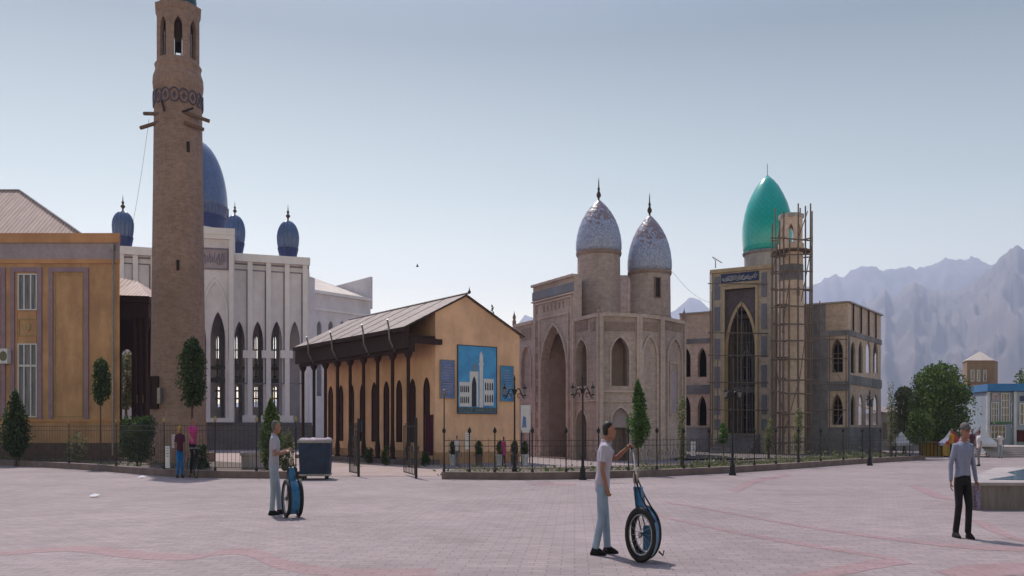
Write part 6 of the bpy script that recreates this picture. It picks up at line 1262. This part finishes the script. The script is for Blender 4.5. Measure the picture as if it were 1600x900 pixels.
# low house, tents, stall
Yh = 70; Wh = Wall((X(1374, Yh), Yh), (X(1440, Yh), Yh)); t = thing('low_house', 'low dark roofed house behind the end of the fence', 'house', (X(1400, Yh), Yh, 0))
b = MB(); b.box(Wh, 0, Wh.L, -4, 0, 0, Z(645, Yh)); b.build('wall', M['concrete_lt'], t)
b = MB(); b.add([Wh(-.3, .4, Z(646, Yh)), Wh(Wh.L, .4, Z(652, Yh)), Wh(Wh.L, -4, Z(640, Yh)), Wh(-.3, -4, Z(630, Yh))] + [Wh(-.3, .4, Z(643, Yh)), Wh(Wh.L, .4, Z(649, Yh)), Wh(Wh.L, -4, Z(637, Yh)), Wh(-.3, -4, Z(627, Yh))], [(3, 2, 1, 0), (4, 5, 6, 7), (0, 1, 5, 4), (1, 2, 6, 5), (2, 3, 7, 6), (3, 0, 4, 7)]); b.build('roof', M['roof_grey'], t)
b = MB(); b.box(Wh, Wh.u(1380), Wh.u(1386), .003, .05, .9, 2.2); b.box(Wh, Wh.u(1394), Wh.u(1399), .003, .05, 0, 2.2); b.build('door_and_window', M['dark_glass'], t)
def tent(label, px, Y_, w_, ye, yt, m1, m2=None, name='market_tent'):
    x_ = X(px, Y_); r_ = w_ / 2 / FPX * Y_; t = thing(name, label, 'tent', (x_, Y_, 0)); ze_, zt_ = Z(ye, Y_), Z(yt, Y_); b = MB(); n = 8; b2 = MB()
    for k in range(4):
        a = k * math.pi / 2 + math.pi / 4; cx_, cy_ = x_ + r_ * 1.41 * math.cos(a), Y_ + r_ * 1.41 * math.sin(a); b2 = MB(); b2.tube([(cx_ * 1, cy_, 0), (cx_, cy_, ze_)], .03, 6); b2.build('pole', M['tin'], t)
    for k in range(4):
        a, c = k * math.pi / 2 + math.pi / 4, (k + 1) * math.pi / 2 + math.pi / 4; pa, pc = (x_ + r_ * 1.45 * math.cos(a), Y_ + r_ * 1.45 * math.sin(a)), (x_ + r_ * 1.45 * math.cos(c), Y_ + r_ * 1.45 * math.sin(c))
        pm = [( (pa[0] + x_) / 2, (pa[1] + Y_) / 2), ((pc[0] + x_) / 2, (pc[1] + Y_) / 2)]; zm_ = ze_ + (zt_ - ze_) * .36
        bb = MB(); bb.add([(*pa, ze_ - .18), (*pc, ze_ - .18), (*pc, ze_), (*pa, ze_), (*pm[1], zm_), (*pm[0], zm_), (x_, Y_, zt_)], [(0, 1, 2, 3), (3, 2, 4, 5), (5, 4, 6)]); bb.build('canopy_panel', M[m1 if k % 2 == 0 or not m2 else m2], t)
    return t
tent('white peaked market tent beside the big tree', 1533, 54, 34, 693, 664, 'white_cloth')
tent('red and blue striped parasol tent behind the old man', 1487, 53, 28, 692, 669, 'red_cloth', 'shirt_blue')
tent('whitish market awning near the low house', 1408, 56, 26, 692, 674, 'white_cloth')
Yk = 54; Wy = Wall((X(1447, Yk), Yk), (X(1476, Yk), Yk)); t = thing('yellow_stall', 'yellow boarded stall left of the striped parasol tent', 'stall', (X(1462, Yk), Yk, 0)); b = MB(); b.box(Wy, 0, Wy.L, -.8, 0, 0, Z(692, Yk)); b.build('counter', M['yellow_paint'], t); b = MB(); b.box(Wy, -.05, Wy.L + .05, -.85, .1, Z(692, Yk), Z(690, Yk)); b.build('counter_top', M['wood'], t); b = MB(); [b.box(Wy, Wy.L * k / 5, Wy.L * k / 5 + .03, 0, .03, 0, Z(692, Yk)) for k in range(6)]; b.build('battens', M['wood_dk'], t)
Wy = Wall((X(1480, 52), 52), (X(1496, 52), 52)); t = thing('goods_counter', 'small yellow and red goods counter under the striped parasol tent', 'stall', (X(1488, 52), 52, 0)); b = MB(); b.box(Wy, 0, Wy.L, -.5, 0, .1, .75); b.build('counter', M['yellow_paint'], t); b = MB(); [b.box(Wy, .05 + k * .13, .14 + k * .13, -.3, -.1, .75, .95 + .05 * (k % 2)) for k in range(4)]; b.build('goods', M['red_cloth'], t); b = MB(); [b.box(Wy, a, a + .04, -.45, -.05, 0, .1) for a in (.02, Wy.L - .06)]; b.build('legs', M['black_metal'], t)
for (p0, p1, lb) in (((233, 186, 43.6), (203, 372, 46.5), 'thin cable running down from the minaret log to the orange building'), ((1050, 424, 52), (1113, 474, 60), 'thin cable from the right mausoleum drum to the madrasa portal')):
    A_ = Vector((X(p0[0], p0[2]), p0[2], Z(p0[1], p0[2]))); B_ = Vector((X(p1[0], p1[2]), p1[2], Z(p1[1], p1[2]))); b = MB()
    b.tube([A_.lerp(B_, k / 12) - Vector((0, 0, .35 * math.sin(math.pi * k / 12))) for k in range(13)], .008, 4); b.alone('cable', M['black_metal'], tuple(A_), lb, 'cable')
# a bird
Y_ = 60; x_ = X(652, Y_); z_ = Z(416, Y_); b = MB(); ball(b, (x_, Y_, z_), (.1, .05, .05), 8); b.add([(x_ - .02, Y_, z_), (x_ + .05, Y_, z_ + .02), (x_ + .03, Y_ - .2, z_ + .12), (x_ - .02, Y_ - .18, z_ + .13), (x_ + .03, Y_ + .2, z_ + .12), (x_ - .02, Y_ + .18, z_ + .13)], [(0, 1, 2, 3), (0, 1, 4, 5)])
b.alone('bird', M['black_cloth'], (x_, Y_, z_), 'tiny dark bird in the sky above the white wing', 'bird')

# ------------------------------------------------------------------ haze
hz = MB(); hz.add([(x_, y_, z_) for z_ in (-3, 1080) for x_, y_ in ((-7600, -400), (9800, -400), (9800, 6500), (-7600, 6500))], [(0, 3, 2, 1), (4, 5, 6, 7), (0, 1, 5, 4), (1, 2, 6, 5), (2, 3, 7, 6), (3, 0, 4, 7)])
hm = bpy.data.materials.new('haze_air'); hm.use_nodes = True; nt = hm.node_tree; nt.nodes.remove(nt.nodes['Principled BSDF']); pv = nt.nodes.new('ShaderNodeVolumePrincipled')
pv.inputs['Color'].default_value = (.66, .76, 1.0, 1); pv.inputs['Density'].default_value = .0002; pv.inputs['Anisotropy'].default_value = .35
nt.links.new(pv.outputs[0], nt.nodes['Material Output'].inputs['Volume'])
tag(hz.build('haze', hm), 'thin pale dusty haze over the whole view', 'haze', kind='stuff')
